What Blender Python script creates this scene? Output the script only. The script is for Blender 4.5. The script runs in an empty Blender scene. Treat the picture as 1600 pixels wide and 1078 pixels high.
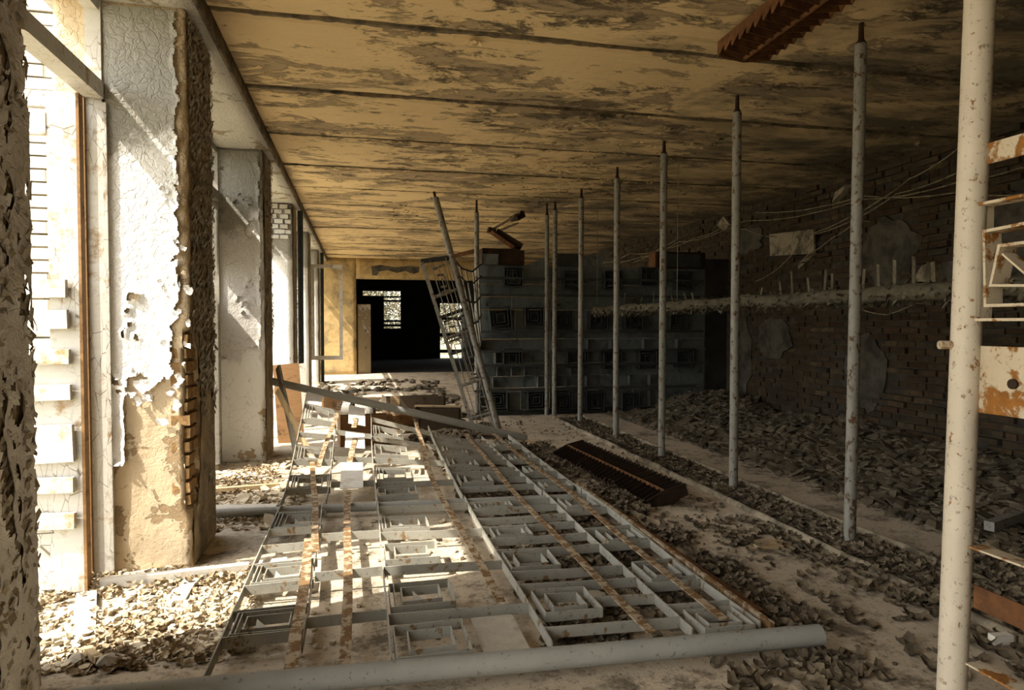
import bpy, math, random
from mathutils import Vector, Matrix, noise
R = random.Random(7)
scn = bpy.context.scene
col = scn.collection

# ------------------------------------------------------------------ camera, world, sun, exposure
cd = bpy.data.cameras.new('camera'); cam = bpy.data.objects.new('camera', cd); col.objects.link(cam)
cd.sensor_width = 36.0; cd.lens = 1050.0 / 1600 * 36; cd.clip_start = 0.05; cd.clip_end = 300
YAW, PIT, EYE = math.radians(12.77), math.radians(1.69), 1.4
cam.location = (0, 0, EYE); cam.rotation_euler = (math.pi / 2 - PIT, 0, -YAW)
scn.camera = cam
world = bpy.data.worlds.new('world'); scn.world = world; world.use_nodes = True
wn = world.node_tree; bg = wn.nodes['Background']
sky = wn.nodes.new('ShaderNodeTexSky'); sky.sky_type = 'NISHITA'; sky.sun_disc = False
sky.sun_elevation = math.radians(49.7); sky.sun_rotation = math.radians(-112); sky.dust_density = 2.0
hs = wn.nodes.new('ShaderNodeHueSaturation'); hs.inputs['Saturation'].default_value = 0.45
tint = wn.nodes.new('ShaderNodeMix'); tint.data_type = 'RGBA'; tint.blend_type = 'MULTIPLY'; tint.inputs[0].default_value = 1.0; tint.inputs[7].default_value = (1.0, 0.955, 0.865, 1)
wn.links.new(sky.outputs[0], hs.inputs['Color']); wn.links.new(hs.outputs[0], tint.inputs[6]); wn.links.new(tint.outputs[2], bg.inputs[0]); bg.inputs[1].default_value = 0.6
sl = bpy.data.lights.new('sun', 'SUN'); sl.energy = 8.0; sl.angle = math.radians(0.6); sl.color = (1.0, 0.92, 0.79)
sun = bpy.data.objects.new('sun', sl); col.objects.link(sun); sun.location = (-6, -2, 8)
sun.rotation_euler = Vector((1, 0.36, -1.27)).to_track_quat('-Z', 'Y').to_euler()
scn.view_settings.view_transform = 'Standard'; scn.view_settings.look = 'None'
scn.view_settings.exposure = 0.6; scn.view_settings.gamma = 1.0; scn.view_settings.use_curve_mapping = False

# ------------------------------------------------------------------ pixel helpers (photo 1600 x 1078)
FW = Vector((math.sin(YAW) * math.cos(PIT), math.cos(YAW) * math.cos(PIT), -math.sin(PIT)))
RT = Vector((math.cos(YAW), -math.sin(YAW), 0)); UP = RT.cross(FW); CP = Vector((0, 0, EYE))
def ray(px, py): return FW + RT * ((px - 800) / 1050) + UP * ((539 - py) / 1050)
def onx(px, py, x): v = ray(px, py); return CP + v * (x / v.x)
def ony(px, py, y): v = ray(px, py); return CP + v * (y / v.y)
def onz(px, py, z=0.0): v = ray(px, py); return CP + v * ((z - EYE) / v.z)
def proj(p):
    q = Vector(p) - CP; w = q.dot(FW)
    return (800 + 1050 * q.dot(RT) / w, 539 - 1050 * q.dot(UP) / w, w)

# ------------------------------------------------------------------ materials
class NT:
    def __init__(s, name):
        s.m = bpy.data.materials.new(name); s.m.use_nodes = True
        s.t = s.m.node_tree; s.b = s.t.nodes['Principled BSDF']; s.b.inputs['Roughness'].default_value = 0.85
        s.tc = s.t.nodes.new('ShaderNodeTexCoord')
    def new(s, k, **kw):
        n = s.t.nodes.new(k)
        for a, v in kw.items(): setattr(n, a, v)
        return n
    def set(s, inp, v):
        if hasattr(v, 'is_output'): s.t.links.new(v, inp)
        elif isinstance(v, (tuple, list)): inp.default_value = tuple(v) + ((1,) if len(v) == 3 and len(inp.default_value) == 4 else ())
        else: inp.default_value = v
    def vec(s, scale=(1, 1, 1), loc=(0, 0, 0), rnd=False):
        n = s.new('ShaderNodeMapping'); n.inputs['Scale'].default_value = scale; n.inputs['Location'].default_value = loc
        s.t.links.new(s.tc.outputs['Object'], n.inputs['Vector'])
        if rnd:
            oi = s.new('ShaderNodeObjectInfo'); mu = s.new('ShaderNodeMath', operation='MULTIPLY'); s.t.links.new(oi.outputs['Random'], mu.inputs[0]); mu.inputs[1].default_value = 37.0
            cx = s.new('ShaderNodeCombineXYZ'); s.t.links.new(mu.outputs[0], cx.inputs[0]); s.t.links.new(mu.outputs[0], cx.inputs[1]); s.t.links.new(cx.outputs[0], n.inputs['Location'])
        return n.outputs[0]
    def rand(s): return s.new('ShaderNodeObjectInfo').outputs['Random']
    def noise(s, vec, scale=5, detail=5, rough=0.55, dist=0.0):
        n = s.new('ShaderNodeTexNoise'); n.inputs['Scale'].default_value = scale; n.inputs['Detail'].default_value = detail
        n.inputs['Roughness'].default_value = rough; n.inputs['Distortion'].default_value = dist
        s.t.links.new(vec, n.inputs['Vector']); return n.outputs['Fac']
    def voro(s, vec, scale=5, feature='DISTANCE_TO_EDGE', out='Distance'):
        n = s.new('ShaderNodeTexVoronoi', feature=feature); n.inputs['Scale'].default_value = scale
        s.t.links.new(vec, n.inputs['Vector']); return n.outputs[out]
    def ramp(s, fac, *stops):
        n = s.new('ShaderNodeValToRGB'); e = n.color_ramp.elements
        while len(e) < len(stops): e.new(0.5)
        for i, (p, c) in enumerate(stops):
            e[i].position = p; e[i].color = (c, c, c, 1) if not isinstance(c, tuple) else c + (1,)
        s.set(n.inputs[0], fac); return n.outputs[0]
    def mix(s, f, a, b, mode='MIX'):
        n = s.new('ShaderNodeMix', data_type='RGBA', blend_type=mode); n.clamp_factor = True
        s.set(n.inputs[0], f); s.set(n.inputs[6], a); s.set(n.inputs[7], b); return n.outputs[2]
    def math(s, op, a, b=0.0, c=0.0):
        n = s.new('ShaderNodeMath', operation=op); s.set(n.inputs[0], a); s.set(n.inputs[1], b); s.set(n.inputs[2], c); return n.outputs[0]
    def axis(s, i):
        n = s.new('ShaderNodeSeparateXYZ'); s.t.links.new(s.tc.outputs['Object'], n.inputs[0]); return n.outputs[i]
    def bump(s, h, strength=0.5, dist=0.01):
        n = s.new('ShaderNodeBump'); n.inputs['Strength'].default_value = strength; n.inputs['Distance'].default_value = dist
        s.set(n.inputs['Height'], h); s.t.links.new(n.outputs[0], s.b.inputs['Normal'])
    def done(s, color, rough=None, metal=None, spec=0.25):
        s.set(s.b.inputs['Base Color'], color)
        if rough is not None: s.set(s.b.inputs['Roughness'], rough)
        if metal is not None: s.set(s.b.inputs['Metallic'], metal)
        s.b.inputs['Specular IOR Level'].default_value = spec
        return s.m

def m_ceiling():
    n = NT('flaking ceiling paint'); v = n.vec((0.55, 1.25, 1)); v2 = n.vec((0.6, 1.2, 1), (3, 9, 0))
    base = n.mix(n.noise(n.vec((0.5, 1, 1)), 1.6, 4, 0.6), (0.60, 0.44, 0.23), (0.77, 0.59, 0.33))
    big = n.noise(n.vec((0.6, 0.8, 1), (1, 7, 0)), 0.9, 3, 0.5)
    d1 = n.math('ADD', n.noise(v, 2.2, 12, 0.74, 0.35), n.math('MULTIPLY', big, 0.35)); m1 = n.ramp(d1, (0.70, 0.0), (0.735, 1.0))
    c = n.mix(m1, base, (0.40, 0.30, 0.18))
    d2 = n.math('ADD', n.noise(v2, 4.5, 14, 0.8, 0.5), n.math('MULTIPLY', big, 0.45)); m2 = n.ramp(d2, (0.775, 0.0), (0.82, 1.0))
    c = n.mix(m2, c, (0.15, 0.115, 0.07))
    darker = n.math('ADD', n.noise(n.vec((0.5, 0.9, 1), (5, 2, 0)), 1.3, 8, 0.7, 0.5), n.math('MULTIPLY', n.axis(0), 0.05))  # dark patches in the colour, denser towards the right wall
    ms = n.ramp(darker, (0.60, 0.0), (0.82, 1.0))
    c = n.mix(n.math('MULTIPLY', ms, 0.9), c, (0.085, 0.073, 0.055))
    n.bump(n.math('ADD', n.math('MULTIPLY', m1, -0.7), n.math('MULTIPLY', n.noise(v2, 9, 10, 0.75), 0.9)), 0.8, 0.02)
    return n.done(c, 0.9)
def m_plaster(name, paint, under, zc, amt, grey=0.0):
    n = NT(name); v = n.vec()
    base = n.mix(n.noise(v, 2.2, 4), paint, tuple(x * 0.86 for x in paint))
    wob = n.new('ShaderNodeVectorMath', operation='MULTIPLY_ADD'); nt_ = n.new('ShaderNodeTexNoise'); nt_.inputs['Scale'].default_value = 7.0; nt_.inputs['Detail'].default_value = 6.0; n.t.links.new(v, nt_.inputs['Vector']); n.t.links.new(nt_.outputs['Color'], wob.inputs[0]); wob.inputs[1].default_value = (.22, .22, .22); n.t.links.new(v, wob.inputs[2])
    cr = n.ramp(n.voro(wob.outputs[0], 7.0), (0.0, 1.0), (0.012, 0.0))
    gate = n.ramp(n.noise(v, 2.4, 5, 0.6), (0.47, 0.0), (0.58, 1.0))
    base = n.mix(n.math('MULTIPLY', cr, gate), base, tuple(x * 0.3 for x in paint))
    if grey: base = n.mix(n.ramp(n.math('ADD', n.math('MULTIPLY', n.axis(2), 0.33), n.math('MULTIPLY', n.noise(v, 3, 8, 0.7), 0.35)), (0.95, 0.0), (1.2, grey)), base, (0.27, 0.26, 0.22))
    p = n.math('SUBTRACT', n.noise(v, 3.4, 10, 0.66, 0.4), n.math('MULTIPLY', n.math('SUBTRACT', n.axis(2), zc), 0.1))
    mk = n.ramp(p, (amt, 0.0), (amt + 0.012, 1.0))
    un = n.mix(n.noise(v, 7, 8, 0.7), under, tuple(x * 0.5 for x in under))
    c = n.mix(mk, base, un)
    n.bump(n.math('ADD', n.math('MULTIPLY', mk, -1.0), n.math('ADD', n.math('MULTIPLY', n.noise(v, 26, 6, 0.7), 0.7), n.math('MULTIPLY', n.ramp(n.voro(wob.outputs[0], 20), (0, 0.0), (.12, 1.0)), n.math('MULTIPLY', n.axis(2), .12)))), 0.75, 0.012)
    return n.done(c, 0.85)
def m_mottle(name, a, b, c3, scale=6, t=(0.45, 0.62), bs=0.6, rough=0.85, metal=None, rnd=True, fine=40, stretch=(1, 1, 1), spec=0.25):
    n = NT(name); v = n.vec(stretch, rnd=rnd)
    f = n.noise(v, scale, 9, 0.68, 0.4); f2 = n.noise(v, scale * 3.1, 6, 0.7)
    c = n.mix(n.ramp(f2, (0.35, 0.0), (0.7, 1.0)), a, b)
    c = n.mix(n.ramp(f, (t[0], 0.0), (t[1], 1.0)), c, c3)
    n.bump(n.math('ADD', f, n.math('MULTIPLY', n.noise(v, fine, 4, 0.7), 0.5)), bs, 0.006)
    return n.done(c, rough, metal, spec)
def m_pipe(name, paint, dark, rust, t=0.60, sc=11):
    n = NT(name); v = n.vec(rnd=True)
    c = n.mix(n.noise(v, 5, 6, 0.7), paint, dark)
    c = n.mix(n.ramp(n.noise(v, 45, 4, 0.7), (0.60, 0.0), (0.68, 0.8)), c, tuple(x * 0.45 for x in dark))
    sp = n.noise(n.vec((1, 1, 0.8), rnd=True), sc, 10, 0.7, 0.3)
    mk = n.ramp(sp, (t, 0.0), (t + 0.05, 1.0))
    c = n.mix(mk, c, n.mix(n.noise(v, 30, 4), rust, tuple(x * 0.35 for x in rust)))
    n.bump(n.math('SUBTRACT', n.math('MULTIPLY', n.noise(v, 60, 4, 0.7), 0.5), n.math('MULTIPLY', mk, 0.8)), 0.5, 0.004)
    return n.done(c, n.ramp(mk, (0, 0.5), (1, 0.9)), None, 0.35)
def m_floor():
    n = NT('dusty concrete'); v = n.vec()
    c = n.mix(n.noise(v, 1.1, 8, 0.7, 0.1), (0.40, 0.335, 0.245), (0.60, 0.52, 0.40))
    c = n.mix(n.ramp(n.noise(v, 2.6, 14, 0.8, 0.15), (0.50, 0.0), (0.60, 0.85)), c, (0.095, 0.078, 0.054))
    c = n.mix(n.ramp(n.noise(v, 30, 8, 0.78), (0.55, 0.0), (0.63, 0.85)), c, (0.06, 0.05, 0.035))
    n.bump(n.math('ADD', n.noise(v, 4, 10, 0.7), n.math('MULTIPLY', n.noise(v, 55, 4, 0.7), 0.35)), 0.7, 0.02)
    return n.done(c, 0.9)
def m_brick():
    n = NT('sooty brick'); v = n.vec(rnd=True)
    base = n.ramp(n.rand(), (0.0, (0.045, 0.027, 0.015)), (0.35, (0.08, 0.05, 0.026)), (0.6, (0.055, 0.047, 0.036)), (0.85, (0.115, 0.082, 0.046)), (1.0, (0.07, 0.035, 0.02)))
    c = n.mix(n.ramp(n.noise(v, 9, 8, 0.7), (0.42, 0.0), (0.66, 0.9)), base, (0.03, 0.027, 0.02))
    n.bump(n.noise(v, 25, 8, 0.7), 0.8, 0.01)
    return n.done(c, 0.95)
def m_brick_mass():
    n = NT('sooty brick mass'); v = n.vec()
    base = n.ramp(n.voro(n.vec((1, 4.0, 13.0)), 1.0, 'F1', 'Color'), (0.0, (0.03, 0.022, 0.014)), (0.5, (0.062, 0.041, 0.023)), (1.0, (0.088, 0.063, 0.036)))
    c = n.mix(n.ramp(n.noise(v, 9, 8, 0.7), (0.42, 0.0), (0.66, 0.9)), base, (0.03, 0.027, 0.02))
    n.bump(n.noise(v, 25, 8, 0.7), 0.8, 0.01)
    return n.done(c, 0.95)
def m_leaf(name, lo, hi):
    n = NT(name); v = n.vec()
    c = n.ramp(n.noise(v, 3.1, 4, 0.8), (0.32, lo), (0.5, tuple((a + b) / 2 for a, b in zip(lo, hi))), (0.68, hi))
    c = n.mix(n.math('MULTIPLY', n.rand(), 0.6), c, lo)
    return n.done(c, 0.85)
def m_wood(name, a, b, rust=None, crack=0):
    n = NT(name); v = n.vec((6, 6, 6), rnd=True)
    w = n.noise(n.vec((4, 30, 30), rnd=True), 1.5, 5, 0.6)
    c = n.mix(w, a, b)
    c = n.mix(n.ramp(n.noise(v, 1.2, 7, 0.7), (0.55, 0.0), (0.66, 0.9)), c, rust or tuple(x * 0.4 for x in b))
    if crack:
        cr = n.ramp(n.voro(n.vec((14, 14, 5), rnd=True), 1.6), (0.0, 1.0), (0.025, 0.0)); gt = n.ramp(n.noise(v, 0.5, 4, 0.7), (0.42, 0.0), (0.55, 1.0))
        c = n.mix(n.math('MULTIPLY', cr, gt), c, (0.11, 0.075, 0.04))
    n.bump(n.noise(v, 6, 6, 0.7), 0.5, 0.005)
    return n.done(c, 0.8)

M = {}
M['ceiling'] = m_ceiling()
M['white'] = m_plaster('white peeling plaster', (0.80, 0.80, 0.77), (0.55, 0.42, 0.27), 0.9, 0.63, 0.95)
M['tanplaster'] = m_plaster('bare tan plaster', (0.60, 0.48, 0.32), (0.42, 0.30, 0.17), 0.3, 0.52)
M['inner'] = m_mottle('flaked ochre plaster', (0.40, 0.33, 0.22), (0.29, 0.19, 0.08), (0.14, 0.11, 0.07), 5, (0.45, 0.66), 0.9)
M['flake'] = m_mottle('curled paint flake', (0.45, 0.42, 0.35), (0.34, 0.31, 0.25), (0.24, 0.19, 0.12), 3, (0.45, 0.65), 0.4, fine=20)
M['paintsheet'] = m_plaster('white paint skin', (0.84, 0.84, 0.82), (0.74, 0.72, 0.66), -3, 1.6, 0.9)
M['greypaint'] = m_plaster('grey paint skin', (0.60, 0.58, 0.54), (0.45, 0.4, 0.32), -3, 1.6, 0.95)
M['soffit'] = m_plaster('dull soffit paint', (0.55, 0.52, 0.45), (0.4, 0.32, 0.2), 3.1, 0.56)
M['endwall'] = m_mottle('ochre end wall', (0.46, 0.33, 0.15), (0.34, 0.235, 0.10), (0.20, 0.15, 0.08), 2.5, (0.48, 0.64), 0.7, rnd=False)
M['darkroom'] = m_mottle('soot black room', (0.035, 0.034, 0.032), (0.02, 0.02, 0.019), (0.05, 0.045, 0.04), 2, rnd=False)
M['floor'] = m_floor(); M['joint'] = m_mottle('dirty joint mortar', (0.22, 0.17, 0.10), (0.12, 0.095, 0.06), (0.06, 0.05, 0.035), 5, (0.45, 0.6), 0.9, rnd=False)
M['brownwood'] = m_wood('brown stained wood', (0.34, 0.20, 0.085), (0.16, 0.085, 0.035))
M['brick'] = m_brick(); M['brickmass'] = m_brick_mass()
M['mortar'] = m_mottle('sooty mortar', (0.04, 0.036, 0.03), (0.03, 0.026, 0.02), (0.07, 0.06, 0.045), 4, rnd=False)
M['sootplaster'] = m_mottle('sooty plaster remnant', (0.105, 0.095, 0.075), (0.07, 0.063, 0.05), (0.035, 0.03, 0.025), 3, rnd=False)
M['pierbrick'] = m_mottle('ochre brick', (0.42, 0.26, 0.11), (0.30, 0.17, 0.07), (0.19, 0.12, 0.055), 14, (0.42, 0.66), 1.0)
M['post'] = m_pipe('grey pipe paint', (0.29, 0.28, 0.245), (0.15, 0.148, 0.13), (0.14, 0.075, 0.03), 0.55, 24)
M['bluepipe'] = m_pipe('blue grey pipe paint', (0.34, 0.34, 0.31), (0.205, 0.21, 0.195), (0.28, 0.17, 0.08), 0.64)
M['creampipe'] = m_pipe('cream pipe paint', (0.66, 0.60, 0.49), (0.46, 0.41, 0.32), (0.36, 0.17, 0.05), 0.60, 38)
M['strip'] = m_pipe('grey strip paint', (0.43, 0.415, 0.355), (0.23, 0.228, 0.20), (0.32, 0.20, 0.085), 0.575, 17)
M['ruststrap'] = m_pipe('rusty strap', (0.46, 0.39, 0.28), (0.29, 0.22, 0.14), (0.25, 0.145, 0.06), 0.47, 18)
M['rustedge'] = m_pipe('rusty cream steel', (0.62, 0.55, 0.42), (0.42, 0.34, 0.22), (0.38, 0.16, 0.03), 0.51)
M['rust'] = m_mottle('deep rust', (0.13, 0.058, 0.022), (0.07, 0.032, 0.015), (0.24, 0.11, 0.035), 6, (0.5, 0.7), 0.5)
M['darkrust'] = m_mottle('dark rust', (0.038, 0.021, 0.012), (0.022, 0.014, 0.009), (0.085, 0.04, 0.016), 6, (0.55, 0.75), 0.5)
M['plate'] = m_mottle('white sheet metal', (0.66, 0.65, 0.60), (0.54, 0.52, 0.47), (0.36, 0.29, 0.19), 4, (0.56, 0.7), 0.3)
M['plateold'] = m_mottle('dusty sheet metal', (0.46, 0.43, 0.36), (0.36, 0.33, 0.27), (0.2, 0.16, 0.1), 6, (0.55, 0.68), 0.4)
M['board'] = m_mottle('blue grey board', (0.17, 0.195, 0.195), (0.12, 0.14, 0.14), (0.06, 0.065, 0.062), 4, (0.5, 0.7), 0.3)
M['boarddark'] = m_mottle('dark grey steel', (0.055, 0.062, 0.062), (0.035, 0.04, 0.04), (0.10, 0.09, 0.07), 7, (0.55, 0.75), 0.4)
M['frame'] = m_wood('white window wood', (0.60, 0.585, 0.54), (0.47, 0.45, 0.40), (0.30, 0.20, 0.10), 1)
M['frameold'] = m_wood('weathered grey wood', (0.36, 0.34, 0.29), (0.22, 0.2, 0.16), (0.12, 0.09, 0.06))
M['cleat'] = m_wood('white painted slat', (0.58, 0.56, 0.50), (0.46, 0.42, 0.34), (0.36, 0.20, 0.07))
M['woodbrown'] = m_wood('brown box wood', (0.27, 0.15, 0.065), (0.16, 0.085, 0.035))
M['wooddark'] = m_wood('dark box wood', (0.09, 0.065, 0.04), (0.05, 0.037, 0.024))
M['woodtan'] = m_wood('tan plank', (0.48, 0.37, 0.22), (0.33, 0.24, 0.13))
M['leaf'] = m_leaf('dry leaf', (0.06, 0.047, 0.03), (0.24, 0.19, 0.125))
M['leafwarm'] = m_leaf('dry russet leaf', (0.17, 0.115, 0.06), (0.46, 0.37, 0.24))
M['chip'] = m_leaf('plaster chip', (0.05, 0.042, 0.03), (0.24, 0.195, 0.13))
M['chippale'] = m_leaf('pale plaster chip', (0.34, 0.27, 0.17), (0.70, 0.63, 0.50))
M['rubble'] = m_mottle('rubble bed', (0.075, 0.062, 0.042), (0.04, 0.034, 0.024), (0.12, 0.095, 0.06), 9, (0.5, 0.7), 1.0, rnd=False)
M['stone'] = m_mottle('mortar lump', (0.42, 0.38, 0.30), (0.30, 0.27, 0.21), (0.2, 0.17, 0.12), 9, (0.5, 0.7), 0.8)
M['kerb'] = m_mottle('dusty kerb', (0.36, 0.31, 0.225), (0.24, 0.205, 0.145), (0.09, 0.075, 0.052), 5, (0.45, 0.6), 0.9)
M['wire'] = m_mottle('pale cable', (0.34, 0.29, 0.19), (0.22, 0.18, 0.12), (0.12, 0.1, 0.07), 9)
M['lag'] = m_mottle('dusty lagging', (0.12, 0.105, 0.07), (0.07, 0.062, 0.042), (0.05, 0.045, 0.035), 9, (0.48, 0.66), 0.9)
M['lagflake'] = m_leaf('lagging scrap', (0.045, 0.038, 0.026), (0.19, 0.165, 0.115))
M['tube'] = m_mottle('lamp tube', (0.62, 0.58, 0.48), (0.5, 0.45, 0.36), (0.3, 0.24, 0.15), 9)
M['paper'] = m_mottle('old paper', (0.80, 0.77, 0.70), (0.70, 0.66, 0.57), (0.5, 0.42, 0.3), 3, (0.6, 0.75), 0.3)
M['ground'] = m_mottle('sunlit yard', (0.50, 0.43, 0.31), (0.40, 0.34, 0.22), (0.28, 0.27, 0.14), 1.2, rnd=False)
M['whitebrick'] = m_mottle('whitewashed brick', (0.56, 0.54, 0.49), (0.46, 0.43, 0.37), (0.34, 0.29, 0.22), 8, (0.52, 0.68), 0.8)
M['twig'] = m_mottle('bare twig', (0.30, 0.22, 0.13), (0.2, 0.14, 0.08), (0.36, 0.28, 0.18), 8)
M['foliage'] = m_leaf('spring foliage', (0.06, 0.057, 0.03), (0.17, 0.155, 0.085))

# ------------------------------------------------------------------ mesh helpers
class MB:
    def __init__(s): s.v = []; s.f = []; s.smooth = []
    def add(s, vs, fs, sm=False):
        o = len(s.v); s.v += [Vector(p) for p in vs]; s.f += [tuple(i + o for i in f) for f in fs]; s.smooth += [sm] * len(fs)
    def hexa(s, p): s.add(p, [(0, 3, 2, 1), (4, 5, 6, 7), (0, 1, 5, 4), (1, 2, 6, 5), (2, 3, 7, 6), (3, 0, 4, 7)])
    def box(s, x0, x1, y0, y1, z0, z1):
        s.hexa([(x0, y0, z0), (x1, y0, z0), (x1, y1, z0), (x0, y1, z0), (x0, y0, z1), (x1, y0, z1), (x1, y1, z1), (x0, y1, z1)])
    def bar(s, p, q, w, h, up=(0, 0, 1)):
        p = Vector(p); q = Vector(q); d = (q - p).normalized(); u = Vector(up)
        a = d.cross(u)
        a = a.normalized() if a.length > 1e-5 else Vector((1, 0, 0))
        u = a.cross(d).normalized(); a = a * (w / 2); u = u * (h / 2)
        s.hexa([p - a - u, p + a - u, q + a - u, q - a - u, p - a + u, p + a + u, q + a + u, q - a + u])
    def tube(s, pts, r, n=10, cap=True):
        pts = [Vector(p) for p in pts]; rs = r if isinstance(r, (list, tuple)) else [r] * len(pts); rings = []
        for i, p in enumerate(pts):
            d = (pts[min(i + 1, len(pts) - 1)] - pts[max(i - 1, 0)]).normalized()
            a = d.cross(Vector((0.31, 0.2, 0.93))); a = a.normalized() if a.length > 1e-3 else Vector((1, 0, 0)); b = d.cross(a)
            rings.append([p + (a * math.cos(t) + b * math.sin(t)) * rs[i] for t in [2 * math.pi * k / n for k in range(n)]])
        vs = [v for g in rings for v in g]; fs = []
        for i in range(len(pts) - 1):
            for k in range(n): fs.append((i * n + k, i * n + (k + 1) % n, (i + 1) * n + (k + 1) % n, (i + 1) * n + k))
        s.add(vs, fs, True)
        if cap: s.add(rings[0], [tuple(range(n))[::-1]]); s.add(rings[-1], [tuple(range(n))])
    def slab(s, pts, t, nrm=(0, 0, 1)):
        k = len(pts); nv = Vector(nrm) * t; a = [Vector(p) for p in pts]
        s.add(a + [p + nv for p in a], [tuple(range(k))[::-1], tuple(range(k, 2 * k))] + [(i, (i + 1) % k, (i + 1) % k + k, i + k) for i in range(k)])
    def sheet(s, c, a, b, nrm, la, lb, curl, n=2):
        # a curled ragged flake: centre c, axes a, b, normal nrm
        vs = []; fs = []; n = max(2, n); k0, k1 = R.uniform(.2, .9), R.uniform(.1, .7)
        for i in range(n + 1):
            u = i / n - 0.5; wl_ = (1 if 0 < i < n else (k0 if i == 0 else k1)) * R.uniform(.7, 1.1); sh = R.uniform(-.2, .2)
            for j in range(2):
                vs.append(c + a * (u * la + R.uniform(-.12, .12) * la) + b * ((j - 0.5) * lb * wl_ + sh * lb) + nrm * (curl * (4 * u * u) + 0.002))
        for i in range(n): fs.append((2 * i, 2 * i + 1, 2 * i + 3, 2 * i + 2))
        s.add(vs, fs)
    def lump(s, c, rx, ry, rz, rnd):
        t = (1 + 5 ** 0.5) / 2
        V = [(-1, t, 0), (1, t, 0), (-1, -t, 0), (1, -t, 0), (0, -1, t), (0, 1, t), (0, -1, -t), (0, 1, -t), (t, 0, -1), (t, 0, 1), (-t, 0, -1), (-t, 0, 1)]
        F = [(0, 11, 5), (0, 5, 1), (0, 1, 7), (0, 7, 10), (0, 10, 11), (1, 5, 9), (5, 11, 4), (11, 10, 2), (10, 7, 6), (7, 1, 8), (3, 9, 4), (3, 4, 2), (3, 2, 6), (3, 6, 8), (3, 8, 9), (4, 9, 5), (2, 4, 11), (6, 2, 10), (8, 6, 7), (9, 8, 1)]
        an = rnd.uniform(0, 6.28); ca, sa = math.cos(an), math.sin(an); vs = []
        for x, y, z in V:
            k = rnd.uniform(0.4, 0.62); x, y, z = x * k * rx, y * k * ry, z * k * rz
            vs.append((c[0] + x * ca - y * sa, c[1] + x * sa + y * ca, c[2] + z))
        s.add(vs, F)
    def mesh(s, name, off=(0, 0, 0)):
        me = bpy.data.meshes.new(name); o = Vector(off)
        me.from_pydata([tuple(v - o) for v in s.v], [], s.f); me.polygons.foreach_set('use_smooth', s.smooth); me.update()
        return me
    def build(s, name, mat, parent=None):
        off = (0, 0, 0); p = parent
        while p is not None: off = tuple(a + b for a, b in zip(off, p.location)); p = p.parent
        ob = bpy.data.objects.new(name, s.mesh(name, off)); ob.data.materials.append(M[mat]); col.objects.link(ob); ob.parent = parent
        return ob
def obj(name, me, mat, parent=None, loc=(0, 0, 0), rot=(0, 0, 0)):
    ob = bpy.data.objects.new(name, me)
    if not me.materials: me.materials.append(M[mat])
    col.objects.link(ob); ob.parent = parent; ob.location = loc; ob.rotation_euler = rot; return ob
def tag(o, label=None, cat=None, group=None, kind=None):
    for k, v in (('label', label), ('category', cat), ('group', group), ('kind', kind)):
        if v: o[k] = v
    return o
def thing(name, label, cat, loc=(0, 0, 0), group=None):
    o = bpy.data.objects.new(name, None); o.empty_display_size = 0.1; col.objects.link(o); o.location = loc
    return tag(o, label, cat, group)
def struct(o): o['kind'] = 'structure'; return o
def empty_struct(name): return struct(thing(name, None, None))
def fb(mat, name, parent, *args): b = MB(); b.box(*args); return b.build(name, mat, parent)
def br(mat, name, parent, p, q, w, h, up=(0, 0, 1)): b = MB(); b.bar(p, q, w, h, up); return b.build(name, mat, parent)

def rough_box(mb, x0, x1, y0, y1, z0, z1, res, amp, seed=0.0, chip=0.0, pit=None):
    # a box whose skin is a grid pushed about by noise; vertical edges can be worn away
    nx = max(2, int((x1 - x0) / res)); ny = max(2, int((y1 - y0) / res)); nz = max(2, int((z1 - z0) / res)); idx = {}
    vs = []; fs = []
    def V(i, j, k):
        key = (i, j, k)
        if key in idx: return idx[key]
        p = Vector((x0 + (x1 - x0) * i / nx, y0 + (y1 - y0) * j / ny, z0 + (z1 - z0) * k / nz))
        q = p * 4 + Vector((seed, seed, seed)); d = noise.noise_vector(q) * amp + noise.noise_vector(p * 17 + Vector((seed, 0, 0))) * amp * 0.5
        if 0 < k < nz:
            if i in (0, nx) and j in (0, ny) and chip:
                cc = Vector(((x0 + x1) / 2, (y0 + y1) / 2, p.z)); k2 = max(0, noise.noise(Vector((seed, i, p.z * 3))) + 0.25 + 0.5 * noise.noise(Vector((seed, j, p.z * 14))))
                d += (cc - p).normalized() * chip * k2
            d.z *= 0.4
        else: d *= 0.3; d.z = 0
        if pit and i == nx and pit(p.y, p.z): d.x -= 0.035
        idx[key] = len(vs); vs.append(p + d); return idx[key]
    for i in range(nx):
        for k in range(nz):
            fs.append((V(i, 0, k), V(i + 1, 0, k), V(i + 1, 0, k + 1), V(i, 0, k + 1))); fs.append((V(i + 1, ny, k), V(i, ny, k), V(i, ny, k + 1), V(i + 1, ny, k + 1)))
    for j in range(ny):
        for k in range(nz):
            fs.append((V(0, j + 1, k), V(0, j, k), V(0, j, k + 1), V(0, j + 1, k + 1))); fs.append((V(nx, j, k), V(nx, j + 1, k), V(nx, j + 1, k + 1), V(nx, j, k + 1)))
    for i in range(nx):
        for j in range(ny):
            fs.append((V(i, j + 1, 0), V(i + 1, j + 1, 0), V(i + 1, j, 0), V(i, j, 0))); fs.append((V(i, j, nz), V(i + 1, j, nz), V(i + 1, j + 1, nz), V(i, j + 1, nz)))
    mb.add(vs, fs, True)

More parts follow.
